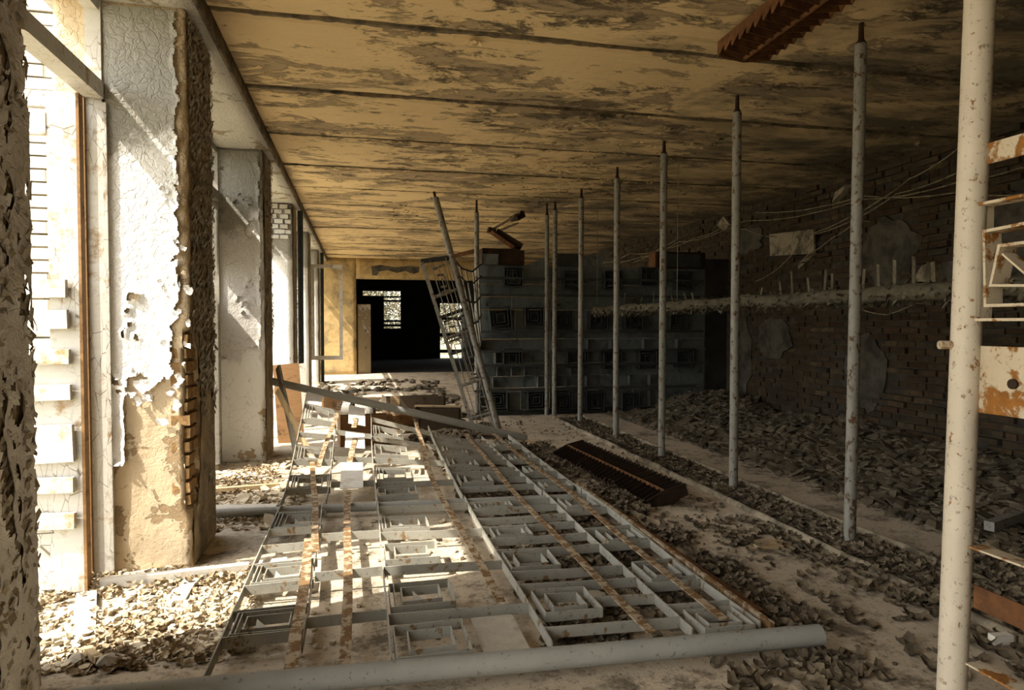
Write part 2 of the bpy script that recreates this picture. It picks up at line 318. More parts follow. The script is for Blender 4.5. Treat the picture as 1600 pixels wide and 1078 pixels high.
def paint_skin(name, mat, parent, origin, u, v, w, h, mask, res=0.014, lift=0.004, curl=0.02):
    # thin skin of paint with a ragged edge that curls away from the wall
    nu, nv = int(w / res), int(h / res); n = Vector(u).cross(Vector(v)).normalized(); u = Vector(u); v = Vector(v); origin = Vector(origin)
    keep = [[mask((i + 0.5) * res, (j + 0.5) * res) for j in range(nv)] for i in range(nu)]
    idx = {}; vs = []; fs = []
    def near(i, j):
        c = 0
        for a in range(-3, 3):
            for b in range(-3, 3):
                x, y = i + a, j + b
                if 0 <= x < nu and 0 <= y < nv and not keep[x][y]: c += 1
        return c / 36
    def V(i, j):
        if (i, j) not in idx:
            e = near(i, j); k = 0.5 + noise.noise(Vector((i * 0.09, j * 0.09, 3.0)))
            idx[(i, j)] = len(vs)
            jx = res * .7 * noise.noise(Vector((i * .37, j * .41, 7.7))); jy = res * .7 * noise.noise(Vector((i * .43, j * .35, 2.2)))
            vs.append(origin + u * (i * res + jx) + v * (j * res + jy) + n * (lift + curl * e * max(0.05, k) * 2.2 + 0.003 * noise.noise(Vector((i * .2, j * .2, 1)))))
        return idx[(i, j)]
    for i in range(nu):
        for j in range(nv):
            if keep[i][j]: fs.append((V(i, j), V(i + 1, j), V(i + 1, j + 1), V(i, j + 1)))
    mb = MB(); mb.add(vs, fs, True); return mb.build(name, mat, parent)
def nz(x, y, z, s=1.0): return noise.noise(Vector((x * s, y * s, z * s)))

# ------------------------------------------------------------------ the room shell
XL, XR, XO, YB, YE, ZC = -0.95, 6.05, -1.45, -4.0, 19.6, 3.3
g = MB(); g.box(-1.68, 6.4, YB, 28.2, -0.12, 0.0); struct(g.build('floor', 'floor'))
g = MB(); g.box(-1.7, 6.4, YB - 0.2, 28.4, 3.47, 3.6); ceil = struct(g.build('ceiling', 'mortar'))
SEAM = [4.40 - 1.32 * k for k in range(7, 0, -1)] + [4.40, 5.75, 7.08, 8.40, 9.70, 11.0, 12.3, 13.6, 14.9, 16.2, 17.5, 18.8, 19.9]
for i, (a, b) in enumerate(zip(SEAM, SEAM[1:])):
    mb = MB(); nxp = 90; dz = R.uniform(-0.008, 0.008)
    rows = [(a + 0.02, 3.38), (a + 0.03, 3.325), (a + 0.075, 3.301), ((a + b) / 2, 3.299), (b - 0.075, 3.301), (b - 0.03, 3.325), (b - 0.02, 3.38)]
    vs = []; fs = []
    for k in range(nxp + 1):
        x = -0.93 + (6.98) * k / nxp
        for j, (y, z) in enumerate(rows):
            s_ = 0.016 * nz(x, i * 5 + (0 if j < 3 else 3), 2, 2.3) + 0.008 * nz(x, i * 5 + (0 if j < 3 else 3), 5, 9)
            vs.append((x, y + (s_ if j != 3 else 0), z + dz + 0.004 * nz(x, y, i, 3)))
    m_ = len(rows)
    for k in range(nxp):
        for j in range(m_ - 1): fs.append((k * m_ + j, k * m_ + j + 1, (k + 1) * m_ + j + 1, (k + 1) * m_ + j))
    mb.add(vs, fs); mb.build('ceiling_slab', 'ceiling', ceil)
    mb = MB(); vs = []; fs = []; nb = 200
    for k in range(nb + 1):
        x = -0.93 + 6.98 * k / nb; w = 0.034 + 0.03 * nz(x, i * 3, 8, 1.3) + 0.016 * nz(x, i * 3, 9, 8); z = 3.297 - 0.012 * max(-.6, nz(x, i * 7, 3, 2.2)) - 0.008 * nz(x, i, 4, 14); yo_ = b + 0.012 * nz(x, i, 6, 3)
        vs += [(x, yo_ - w, 3.335), (x, yo_ - w * .5, z), (x, yo_ + w * .6, z + .006), (x, yo_ + w, 3.335)]
    for k in range(nb):
        for j in range(3): fs.append((4 * k + j, 4 * k + j + 1, 4 * k + 5 + j, 4 * k + 4 + j))
    mb.add(vs, fs); mb.build('joint_mortar', 'joint', ceil)
# hanging flakes of ceiling paint
mb = MB()
for k in range(1500):
    x = R.uniform(0.5, 5.9); y = R.uniform(3, 13)
    if nz(x, y, 4, 0.9) < 0.05: continue
    a = Vector((R.gauss(0, 1), R.gauss(0, 0.5), 0)).normalized(); bvec = a.cross(Vector((0, 0, 1)))
    mb.sheet(Vector((x, y, 3.292)), a, bvec, Vector((0, 0, -1)), R.uniform(.03, .12), R.uniform(.02, .06), R.uniform(.005, .025))
tag(mb.build('hanging_paint_scraps', 'ceiling', ceil), kind='stuff')

# left wall: lintel, piers, outer skin
g = MB(); rough_box(g, -1.68, -0.885, YB, YE, 3.18, 3.46, 0.12, 0.004); wl = struct(g.build('wall_left', 'soffit'))
g = MB()
rough_box(g, -0.90, -0.865, YB, YE, 3.185, 3.298, 0.05, 0.006, 3.0); g.build('beam_edge', 'joint', wl)
PIERS = [(-1.2, -0.9), (-0.9, -0.6), (1.64, 2.24), (4.15, 4.78), (7.27, 7.88), (10.35, 10.95), (13.4, 14.0), (16.5, 17.1)]
piers = []
def pit_w(z): return 0.10 + 0.13 * math.sin(max(0, min(1, (z - .32) / 1.06)) * math.pi) + .03 * nz(z, 1, 1, 7)
def pitted(y, z): return .36 < z < 1.36 and y < 4.15 + pit_w(z)
for i, (a, b) in enumerate(PIERS):
    near = i in (2, 3, 4)
    g = MB(); rough_box(g, -1.68 if i > 3 else -1.62, XL, a, b, 0, 3.19, 0.03 if near else 0.09, 0.009, i * 3.7, 0.05 if near else 0.03, pitted if i == 3 else None)
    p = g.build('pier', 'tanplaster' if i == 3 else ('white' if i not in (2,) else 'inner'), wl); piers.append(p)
    # inner face is another, flakier coat: a skin 6 mm proud
    if i >= 2:
        paint_skin('flaked_face', 'inner', p, (XL + 0.004, a + 0.01, 0.02), (0, 1, 0), (0, 0, 1), b - a - 0.02, 3.14, (lambda u, v: not pitted(4.16 + u, v + .02)) if i == 3 else (lambda u, v: True), 0.02 if i == 3 else 0.04, 0.006, 0)
        g = MB(); cnt = {2: 1500, 3: 2600, 4: 1100}.get(i, 260)
        for k in range(cnt):
            y = R.uniform(a + 0.01, b - 0.01); z = R.uniform(0.1, 3.15)
            zz = {3: 0.9, 4: 1.1}.get(i, 0.2)
            if i == 3 and pitted(y, z): continue
            if z < zz + 0.5 * nz(y, z, i, 3) and R.random() < 0.93: continue
            sz = R.uniform(0.012, 0.042)
            aa = Vector((0, R.gauss(0, 0.45), 1 if R.random() < .75 else -1)).normalized(); bb = aa.cross(Vector((1, 0, 0)))
            g.sheet(Vector((XL + 0.012, y, z)), aa, bb, Vector((1, 0, 0.25)).normalized(), sz * 1.6, sz, R.uniform(0.1, 0.45) * sz)
        tag(g.build('paint_flakes', 'flake', p), kind='stuff')
# pier with the door: white paint skin on the reveal, ragged towards the room and bare low down
def mask1(u, v):
    X = -1.36 + u; z = v
    edge = -1.0 + 0.03 * nz(z, 1, 1, 5) + 0.03 * nz(z, 3, 2, 19) - 0.05 * max(0, 1 - abs(z - 1.25) / 0.35)
    low = 0.92 + 0.25 * (X + 1.36) / 0.36 * 0.9 + 0.1 * nz(X, 2, 2, 9) + 0.05 * nz(X, 2, 7, 30)
    if X < -1.29: low = 0.62 + 0.05 * nz(X, 5, 5, 20)
    if X > edge or z < low: return False
    if nz(X, z, 9, 6) + 0.35 * nz(X, z, 4, 22) > 0.44 + 0.3 * max(0, z - 1.5): return False
    return True
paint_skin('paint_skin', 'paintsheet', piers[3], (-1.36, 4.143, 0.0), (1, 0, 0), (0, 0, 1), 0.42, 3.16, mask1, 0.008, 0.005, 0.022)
def mask2(u, v):
    X = -1.4 + u
    if v < 1.05 + 0.22 * nz(X, 1, 5, 5) + 0.06 * nz(X, 1, 8, 22): return False
    if X > -0.985 + 0.04 * nz(v, 8, 8, 7): return False
    return nz(X, v, 3, 4) + 0.3 * nz(X, v, 6, 17) < 0.42 - 0.22 * max(0, v - 2.1)
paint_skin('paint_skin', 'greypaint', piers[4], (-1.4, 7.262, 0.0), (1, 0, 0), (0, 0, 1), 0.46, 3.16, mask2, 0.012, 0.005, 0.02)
def mask0(u, v): return nz(u * 3, v * .8, 3, 5) + 0.45 * nz(u * 2, v, 6, 19) < 0.24
paint_skin('paint_skin', 'greypaint', piers[2], (XL + 0.012, 1.66, 0.02), (0, 1, 0), (0, 0, 1), 0.57, 3.1, mask0, 0.008, 0.006, 0.016)
# big single flakes hanging off the worn edge of that pier
for k in range(34):
    z = R.uniform(1.0, 2.4); xx = -1.0 + R.uniform(-0.10, 0.06) if k < 24 else R.uniform(-1.3, -1.0)
    if k >= 24: z = R.uniform(0.85, 1.15)
    mb = MB(); sz = R.uniform(0.015, 0.045); aa = Vector((R.gauss(0.6, 0.5), 0, R.gauss(0, 0.7))).normalized(); bb = aa.cross(Vector((0, -1, 0)))
    mb.sheet(Vector((xx, 4.138, z)), aa, bb, Vector((0.2, -1, 0)).normalized(), sz * 1.4, sz, R.uniform(0.004, 0.018), 4); mb.build('paint_flake', 'paintsheet', piers[3])
# bricks laid bare on the corner of that pier
for r_ in range(13):
    z = 0.36 + r_ * 0.077; wv = pit_w(z + .03) + .02; y = 4.15
    for j in range(2):
        L = wv * (0.68 if j == 0 else 0.32) if r_ % 2 else wv * (0.36 if j == 0 else 0.64)
        mb = MB(); e = lambda: R.uniform(0, .008); xo = XL - .004 + R.uniform(-.012, .006)
        a0, a1, z0, z1 = y + (R.uniform(-.004, .012) if j == 0 else 0), y + L - 0.009, z, z + 0.064
        mb.hexa([(-1.05, a0 - e(), z0 + e()), (xo - e(), a0 + e(), z0 + e()), (xo - e(), a1 - e(), z0 + e()), (-1.05, a1, z0), (-1.05, a0 - e(), z1 - e()), (xo - e(), a0 + e(), z1 - e()), (xo - e(), a1 - e(), z1 - e()), (-1.05, a1, z1)])
        mb.build('brick', 'pierbrick', piers[3]); y += L
# second worn corner: a few bricks at the top of the next opening
for r_ in range(7):
    for j in range(3):
        x0_ = -1.42 + j * 0.15 + (0.07 if r_ % 2 else 0); L = R.uniform(.10, .145); pj = R.uniform(0, .03)
        mb = MB(); mb.box(x0_, min(x0_ + L, -.97), 10.33 - pj, 10.38, 2.66 + r_ * 0.073, 2.66 + r_ * 0.073 + R.uniform(.05, .066)); mb.build('brick', 'whitebrick', piers[5])

# end wall with the wide doorway, and the black room behind it
we = empty_struct('wall_back')
for a in ((-1.68, -0.09, YE, YE + 0.25, 0, 3.3), (-0.09, 3.4, YE, YE + 0.25, 2.72, 3.3), (3.4, 6.4, YE, YE + 0.25, 0, 3.3)):
    g = MB(); rough_box(g, *a, 0.12, 0.012, a[0]); g.build('wall_panel', 'endwall', we)
g = MB(); pts = [(0.33, 3.08), (0.6, 3.12), (1.0, 3.06), (1.35, 3.10), (1.7, 3.08), (1.68, 2.93), (1.5, 2.87), (1.3, 2.96), (1.05, 2.90), (0.8, 2.97), (0.55, 2.93), (0.5, 2.82), (0.36, 2.82)]
g.slab([(x, YE - 0.006, z) for x, z in pts], 0.02, (0, 1, 0)); g.build('soot_patch', 'sootplaster', we)
wf = empty_struct('wall_far')
F_Y = 28.0
def fpx(px, py): p = ony(px, py, F_Y); return p.x, p.z
wins = [(fpx(567, 462), fpx(626, 455)), (fpx(600, 513), fpx(626, 465)), (fpx(688, 578), fpx(722, 474))]
xs = [-1.7, wins[0][0][0], wins[1][0][0], wins[1][1][0], wins[2][0][0], wins[2][1][0], 6.4]
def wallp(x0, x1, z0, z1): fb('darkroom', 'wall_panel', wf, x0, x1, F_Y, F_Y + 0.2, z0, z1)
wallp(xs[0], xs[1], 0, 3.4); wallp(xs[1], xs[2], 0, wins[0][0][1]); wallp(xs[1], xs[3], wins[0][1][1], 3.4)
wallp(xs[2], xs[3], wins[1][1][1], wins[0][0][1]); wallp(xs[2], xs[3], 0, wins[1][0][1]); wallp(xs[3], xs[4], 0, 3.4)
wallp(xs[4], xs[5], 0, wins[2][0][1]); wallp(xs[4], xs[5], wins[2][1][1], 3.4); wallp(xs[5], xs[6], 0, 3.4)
for y0, y1 in ((468.5, 471.5), (500, 503), (506.5, 510)):
    z1 = fpx(610, y0)[1]; z0 = fpx(610, y1)[1]; fb('darkroom', 'window_bar', wf, xs[2], xs[3], F_Y + 0.02, F_Y + 0.1, z0, z1)
for y0, y1 in ((496, 500), (520, 526), (546, 551)):
    z1 = fpx(705, y0)[1]; z0 = fpx(705, y1)[1]; fb('darkroom', 'window_bar', wf, xs[4], xs[5], F_Y + 0.02, F_Y + 0.1, z0, z1)
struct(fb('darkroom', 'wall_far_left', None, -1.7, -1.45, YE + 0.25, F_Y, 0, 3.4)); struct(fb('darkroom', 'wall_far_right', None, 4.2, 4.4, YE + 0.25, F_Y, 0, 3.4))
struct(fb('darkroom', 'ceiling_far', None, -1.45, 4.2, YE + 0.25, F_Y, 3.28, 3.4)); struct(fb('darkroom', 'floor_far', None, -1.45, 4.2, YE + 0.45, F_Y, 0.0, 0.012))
d = empty_struct('door_2'); mb = MB(); mb.bar((-0.05, YE + 0.1, 1.0), (0.30, YE + 0.32, 1.0), 0.045, 2.0); mb.build('door_leaf', 'soffit', d)
for z in (0.75, 1.25): mb = MB(); mb.bar((0.16, YE + 0.17, z), (0.18, YE + 0.18, z), 0.02, 0.06); mb.build('lock_plate', 'boarddark', d)
struct(fb('endwall', 'wall_front', None, -1.7, 6.4, YB - 0.2, YB, 0, 3.46))

# right wall: mortar bed, bricks laid one by one where they show largest
g = MB(); g.box(XR, 6.35, YB, YE, 0, 3.46); wr = struct(g.build('wall_right', 'mortar'))
PATCH = [(7.05, 0.85, 0.35, 0.45), (6.7, 2.25, 0.45, 0.42), (8.9, 1.2, 0.4, 0.3), (5.2, 2.2, 0.3, 0.5), (10.0, 0.9, 0.5, 0.9), (9.6, 2.75, .4, .2), (5.9, 1.9, .35, .18)]
def in_patch(y, z):
    for cy, cz, ry, rz in PATCH:
        if ((y - cy) / ry) ** 2 + ((z - cz) / rz) ** 2 < 1 + 0.6 * nz(y, z, 2, 5): return True
    return False
bricks = []
for r_ in range(43):
    z = 0.004 + r_ * 0.0765; y = 3.3 - (0.13 if r_ % 2 else 0) + 0.02 * math.sin(r_); hd = r_ % 5 == 4
    while y < 15.5:
        L = 0.118 if hd else 0.248
        c = Vector((XR, y + L / 2, z + 0.032))
        if not in_patch(c.y, c.z) and R.random() > 0.035:
            q = proj(c); s_ = proj(c + Vector((0, L / 2, 0)))[0] - proj(c - Vector((0, L / 2, 0)))[0]
            vis = -20 < q[0] < 1600 and q[1] > 150 and abs(s_) > 0 and not (1488 < q[0] < 1545)
            bricks.append((abs(s_) * 1050 / q[2] if vis else 0, y, z, L, R.uniform(0.004, 0.03) if R.random() > 0.08 else 0.05))
        y += L + 0.011
bricks.sort(key=lambda t: -t[0])
variants = {}
def brick_mesh(L, k):
    if (L, k) not in variants:
        b = MB(); rr = random.Random(k * 7 + int(L * 1000)); ch = lambda: rr.uniform(0, 0.008)
        b.hexa([(-0.03 - ch(), ch(), ch()), (0.06, 0, 0), (0.06, L, 0), (-0.03 - ch(), L - ch(), ch()), (-0.03 - ch(), ch(), 0.065 - ch()), (0.06, 0, 0.065), (0.06, L, 0.065), (-0.03 - ch(), L - ch(), 0.065 - ch())])
        variants[(L, k)] = b.mesh('brick')
    return variants[(L, k)]
mass = MB()
for i, (a_, y, z, L, dx) in enumerate(bricks):
    if i < 300: obj('brick', brick_mesh(L, i % 6), 'brick', wr, (XR - dx + 0.02, y, z))
    else: mass.box(XR - dx, XR + 0.02, y, y + L, z, z + 0.0655)
tag(mass.build('bricks_beyond', 'brickmass', wr), kind='stuff')
for k, (cy, cz, ry, rz) in enumerate(PATCH):
    b = MB(); ring = []
    for t in range(22):
        an = t / 22 * 6.283; f = 1.0 + 0.35 * nz(math.cos(an), math.sin(an), k * 3, 2) + 0.12 * nz(math.cos(an), math.sin(an), k, 7)
        ring.append((XR - 0.012, cy + ry * f * math.cos(an), max(0.02, min(3.25, cz + rz * f * math.sin(an)))))
    b.slab(ring[::-1], 0.02, (-1, 0, 0)); b.build('plaster_remnant', 'sootplaster', wr)

# ------------------------------------------------------------------ windows of the left wall
def frame_bay(name, a, b, mull=None, mat='frame', sw=0.04):
    w = empty_struct(name)
    for y0, y1 in ((a, a + 0.07), (b - sw, b)): fb(mat, 'stile', w, -1.45, -1.37, y0, y1, 0.0, 3.18)
    fb(mat, 'transom', w, -1.46, -1.36, a + 0.07, b - sw, 2.64, 2.73)
    fb(mat, 'head_rail', w, -1.45, -1.38, a + 0.07, b - sw, 3.12, 3.18)
    for y in (mull or []): fb(mat, 'mullion', w, -1.445, -1.375, y - 0.03, y + 0.03, 0.0, 2.64)
    return w
w1 = frame_bay('window_1', 2.24, 4.15, None, 'frame', 0.025)
fb('frame', 'shade_board', w1, -1.44, -1.40, 2.31, 3.0, 0.0, 2.64)  # unseen board added to cast the shadow edge on the floor
fb('frame', 'shade_board', w1, -1.44, -1.40, 2.31, 3.0, 2.73, 3.12)  # the same added board, continued above the transom
fb('brownwood', 'jamb', w1, -1.51, -1.452, 4.105, 4.145, 0.0, 2.64)
fb('frame', 'stop_bead', w1, -1.369, -1.348, 4.118, 4.14, 0.02, 2.62)
w2 = frame_bay('window_2', 4.78, 7.27, [6.1], 'frameold')
frame_bay('window_3', 7.88, 10.35, [9.1], 'frameold')
frame_bay('window_4', 10.95, 13.4, [12.2], 'frameold'); frame_bay('window_5', 14.0, 16.5, [15.2], 'frameold'); frame_bay('window_6', 17.1, 19.6, [18.3], 'frameold')
frame_bay('window_7', -0.6, 1.64, [0.5])
fb('white', 'closed_bay', wl, -1.6, -1.0, -4.0, -1.2, 0, 3.19)  # unseen bay closed up to cut the light reaching the right side
fb('frameold', 'shade_board', w2, -1.47, -1.43, 6.80, 7.2, 0.0, 1.72); fb('frameold', 'shade_board', w2, -1.47, -1.43, 6.80, 7.2, 2.02, 2.64)  # unseen boards added to shade the next reveal, with a gap for sun
# outward-opened white door with slats nailed across it
D = empty_struct('door_1')
DY = 3.85
fb('frame', 'stile', D, -1.535, -1.398, DY, DY + 0.045, 0.02, 2.58)
fb('frame', 'top_rail', D, -1.70, -1.535, DY, DY + 0.045, 2.50, 2.58); fb('frame', 'top_rail', D, -1.70, -1.535, DY - 0.004, DY + 0.03, 2.36, 2.47)
fb('frame', 'bottom_panel', D, -1.70, -1.535, DY + 0.01, DY + 0.035, 0.04, 0.33); fb('frame', 'middle_panel', D, -1.69, -1.535, DY + 0.012, DY + 0.035, 0.335, 1.2)
fb('brownwood', 'edge_strip', D, -1.398, -1.384, DY - 0.005, DY + 0.05, 0.02, 2.58)
for z, h, x1 in ((1.585, 0.09, -1.465), (1.43, 0.095, -1.46), (1.24, 0.075, -1.455), (1.06, 0.078, -1.452), (0.80, 0.19, -1.445), (0.585, 0.078, -1.447), (0.40, 0.08, -1.445)):
    mb = MB(); mb.bar((-1.685 - R.uniform(0, .03), DY - 0.022, z + R.uniform(-.008, .008)), (x1 + .018, DY - 0.026, z), 0.03, h); mb.build('slat', 'cleat', D)
# casement swung into the room
cw = empty_struct('window_9'); CY = 14.05
fb('frame', 'stile', cw, -0.95, -0.885, CY, CY + 0.05, 0.7, 2.62); fb('frame', 'stile', cw, -0.40, -0.335, CY, CY + 0.05, 0.7, 2.62)
fb('frame', 'rail', cw, -0.885, -0.40, CY, CY + 0.05, 2.55, 2.62); fb('frame', 'rail', cw, -0.885, -0.40, CY, CY + 0.05, 0.7, 0.78)
# dark pipe standing against the third and fifth piers
for y in (11.02, 17.2):
    mb = MB(); mb.tube([(-0.9, y, 0), (-0.9, y, 1.6), (-0.895, y, 3.18)], 0.045, 10)
    tag(mb.build('drain_pipe', 'boarddark'), 'dark upright pipe against the window pier %s' % ('behind the heap of planks' if y < 12 else 'next to the end wall'), 'pipe')

# ------------------------------------------------------------------ outside
g = MB(); g.box(-60, -1.68, -40, 70, -0.14, -0.02); struct(g.build('ground', 'ground'))
g = MB(); g.box(-1.68, 40, 28.4, 70, -0.14, -0.02); struct(g.build('ground_back', 'ground'))
ww = empty_struct('wall_outside'); fb('mortar', 'mortar_bed', ww, -3.9, -1.70, 4.62, 4.9, 0.0, 3.4)
ww.children[0].data.materials[0] = M['kerb']
variants.clear()
wb = MB(); wb.box(0, 0.245, -0.02, 0.05, 0, 0.066); wbm = wb.mesh('brick')
for r_ in range(43):
    x = -1.70 - 0.25 + (0.12 if r_ % 2 else 0)
    while x > -2.6:
        obj('brick', wbm, 'whitebrick', ww, (min(x, -1.946), 4.62 + R.uniform(-0.006, 0.006), 0.005 + r_ * 0.078)); x -= 0.258
def twigs(mb, p, d, L, r, depth, rnd):
    if depth == 0: return
    pts = [p]; q = p.copy(); dd = d.copy()
    for k in range(3):
        dd = (dd + Vector((rnd.gauss(0, .16), rnd.gauss(0, .16), rnd.gauss(0.03, .12)))).normalized(); q = q + dd * (L / 3); pts.append(q.copy())
    mb.tube(pts, [r, r * .85, r * .7, r * .5], 5, False)
    for k in range(3):
        i = rnd.choice((1, 2, 3)); nd = (dd + Vector((rnd.gauss(0, .6), rnd.gauss(0, .6), rnd.gauss(0.1, .4)))).normalized()
        twigs(mb, pts[i], nd, L * rnd.uniform(.55, .8), r * .55, depth - 1, rnd)
for i, (x, y, h) in enumerate(((-2.05, 4.3, .62), (-2.65, 4.25, .66), (-3.2, 4.3, .6))):
    t = thing('bare_shrub', ['leafless shrub tangled behind the slatted white door', 'taller leafless shrub behind the glassless half of the door', 'small leafless shrub at the free end of the whitewashed brick wall'][i], 'shrub', (x, y, -0.02), 'shrubs outside the door')
    rr = random.Random(30 + i)
    for k in range(4):
        mb = MB(); twigs(mb, Vector((x, y, -0.03)), Vector((rr.gauss(0.04, .14), rr.gauss(-.05, .08), 1)).normalized(), h, 0.012, 5, rr); mb.build('stem', 'twig', t)
for i, (x, y, h) in enumerate(((0.6, 33, 5), (2.6, 36, 5.5), (4.3, 32.5, 4.5), (6.6, 35, 5), (1.0, 39, 6), (4.6, 42, 6), (8.4, 40, 6), (-8, 12, 5), (-9, 6, 6), (-10, 18, 6))):
    t = thing('tree', 'yellow-green young tree growing outside the building', 'tree', (x, y, -0.02), 'trees around the building')
    mb = MB(); rr = random.Random(60 + i); twigs(mb, Vector((x, y, -0.03)), Vector((0, 0, 1)), h * .5, 0.06, 5, rr); mb.build('trunk', 'twig', t)
    mb = MB()
    for k in range(3200):
        v = Vector((rr.gauss(0, .62), rr.gauss(0, .62), rr.uniform(0.1, 1) * h)); a = Vector((rr.gauss(0, 1), rr.gauss(0, 1), rr.gauss(0, 1))).normalized(); b = a.orthogonal().normalized()
        mb.sheet(Vector((x, y, 0)) + v, a, b, a.cross(b), .11, .09, .02, 1)
    tag(mb.build('foliage', 'foliage', t), kind='stuff')

# ------------------------------------------------------------------ fallen grille partition on the floor
def ring(mb, pts, t, dv):
    # closed frame: 4 corner points of the top edge, wall thickness t, depth vector dv
    P = [Vector(p) for p in pts]; n = len(P); c = sum(P, Vector()) / n; dv = Vector(dv); vs = []
    for p in P:
        q = p + (c - p).normalized() * t * 1.4; vs += [p, q, q + dv, p + dv]
    fs = []
    for i in range(n):
        a, b = 4 * i, 4 * ((i + 1) % n)
        for k in range(4): fs.append((a + k, a + (k + 1) % 4, b + (k + 1) % 4, b + k))
    mb.add(vs, fs)
YF, YM, YR = 2.58, 5.0, 7.65
def rise(x, y):
    return max(0.0, 0.30 * (1.25 - x)) * max(0.0, (y - 5.45) / 2.2) ** 1.1
def top(x, y): return 0.115 + rise(x, y) + 0.006 * math.sin(3 * x + 2 * y)
G = thing('fallen_grille', 'large grey decorative steel grille fallen flat across the floor', 'grille', (0.6, 5.0, 0))
def member(name, mat, x0, y0, x1, y1, w, h, dz=0.0, jit=0.0):
    n = max(1, int(max(abs(y1 - y0), abs(x1 - x0)) / 0.3)); mb = MB(); sec = []
    d = Vector((x1 - x0, y1 - y0, 0)).normalized(); s_ = Vector((-d.y, d.x, 0)) * (w / 2)
    for k in range(n + 1):
        f = k / n; x = x0 + (x1 - x0) * f; y = y0 + (y1 - y0) * f; z = top(x, y) + dz; j = jit * math.sin(f * 7 + x0 * 9)
        p = Vector((x, y + (j if abs(d.x) > .5 else 0), z)); p.x += j if abs(d.y) > .5 else 0
        sec += [p - s_, p + s_, p + s_ - Vector((0, 0, h)), p - s_ - Vector((0, 0, h))]
    fs = [(0, 1, 2, 3), (4 * n + 3, 4 * n + 2, 4 * n + 1, 4 * n)]
    for k in range(n):
        for c in range(4): fs.append((4 * k + c, 4 * k + 4 + c, 4 * k + 4 + (c + 1) % 4, 4 * k + (c + 1) % 4))
    mb.add(sec, fs); return mb.build(name, mat, G)
def gpipe(x0, y0, z0, x1, y1, z1, r):
    mb = MB(); n = 12; pts = [(x0 + (x1 - x0) * k / n, y0 + (y1 - y0) * k / n, z0 + (z1 - z0) * k / n) for k in range(n + 1)]
    mb.tube(pts, r, 18); return mb.build('pipe', 'bluepipe', G)
gpipe(-1.0, 2.60, 0.085, 1.90, 2.46, 0.085, 0.043)
gpipe(-1.08, 5.12, 0.055, 1.70, 4.90, 0.07, 0.032)
gpipe(-0.95, 7.72, 0.79, 1.95, 7.82, 0.04, 0.042)
def strip(x0, y0, x1, y1): return member('strip', 'strip', x0, y0, x1, y1, 0.006, 0.05, 0, R.uniform(0, 0.006))
def strap(x0, y0, x1, y1, w=0.042): return member('strap', 'ruststrap', x0, y0, x1, y1, w, 0.006, 0.008, 0.006)
# lengthwise edge-on strips and flat rusty straps
for x in (-0.57, 0.11, 0.75, 1.37, 1.69):
    strip(x, YF, x + 0.01, YM); strip(x, YM, x, YR)
strip(-0.235, 2.83, -0.25, 3.7); strip(-0.245, 3.75, -0.27, 5.0); strip(-0.25, 5.1, -0.24, 7.6)
strap(-0.255, YF, -0.30, 4.15, .05); strap(-0.245, 3.9, -0.40, 6.0, .042); strap(-0.35, 5.9, -0.2, 7.66); strap(-0.06, YF, -0.095, 5.35, .045); strap(-0.09, 6.0, -0.05, 6.6, .05); strap(-.06, 6.9, -.05, 7.2, .05)
strap(0.63, 3.0, 0.575, 5.9); strap(0.57, 5.8, 0.62, 7.62); strap(1.18, YF - .02, 1.147, 4.9); strap(1.147, 4.85, 1.19, 7.72); strap(1.54, 2.62, 1.555, 5.1); strap(1.555, 5.0, 1.52, 7.74)
member('angle_bar', 'ruststrap', 1.74, 2.56, 1.72, 5.2, 0.02, 0.05); member('angle_bar', 'rust', 1.80, 2.75, 1.75, 5.3, 0.045, 0.03, -0.03)
mb = MB(); mb.bar((0.70, 2.40, 0.02), (0.72, 2.02, 0.008), 0.06, 0.008); mb.build('strap', 'ruststrap', G)
def motif(x0, x1, y0, y1, kind=0):
    mb = MB(); e = 0.0; z = Vector((0, 0, -0.045))
    co = lambda i: [(x0 + i, y0 + i, top(x0, y0) - i * .05), (x1 - i, y0 + i, top(x1, y0) - i * .05), (x1 - i, y1 - i, top(x1, y1) - i * .05), (x0 + i, y1 - i, top(x0, y1) - i * .05)]
    ring(mb, co(0.0), 0.005, z); o = mb.build('square_motif', 'strip', G)
    st = min(x1 - x0, y1 - y0) / 5
    for k in (1,):
        b = MB(); ring(b, co(st * k), 0.005, z); b.build('inner_square', 'strip', o)
    if kind:   # triangular fin folded across the middle
        b = MB(); cx, cy = (x0 + x1) / 2, (y0 + y1) / 2; zt = top(cx, cy); b.slab([(x0 + st * 2, cy + .05, zt - .015), (x1 - st * 2, cy - .07, zt - .05), (x0 + st * 2, cy - .06, zt - .045)], 0.004); b.build('fin', 'strip', o)
    for k in range(1 if kind else 0):
        b = MB(); xx = x0 + st * (0.45 + k * 0.8); b.bar((xx, y0, top(xx, y0) - .024), (xx, y1, top(xx, y1) - .024), .005, .045); b.build('web', 'strip', o)
OFF = YM - YF + 0.12
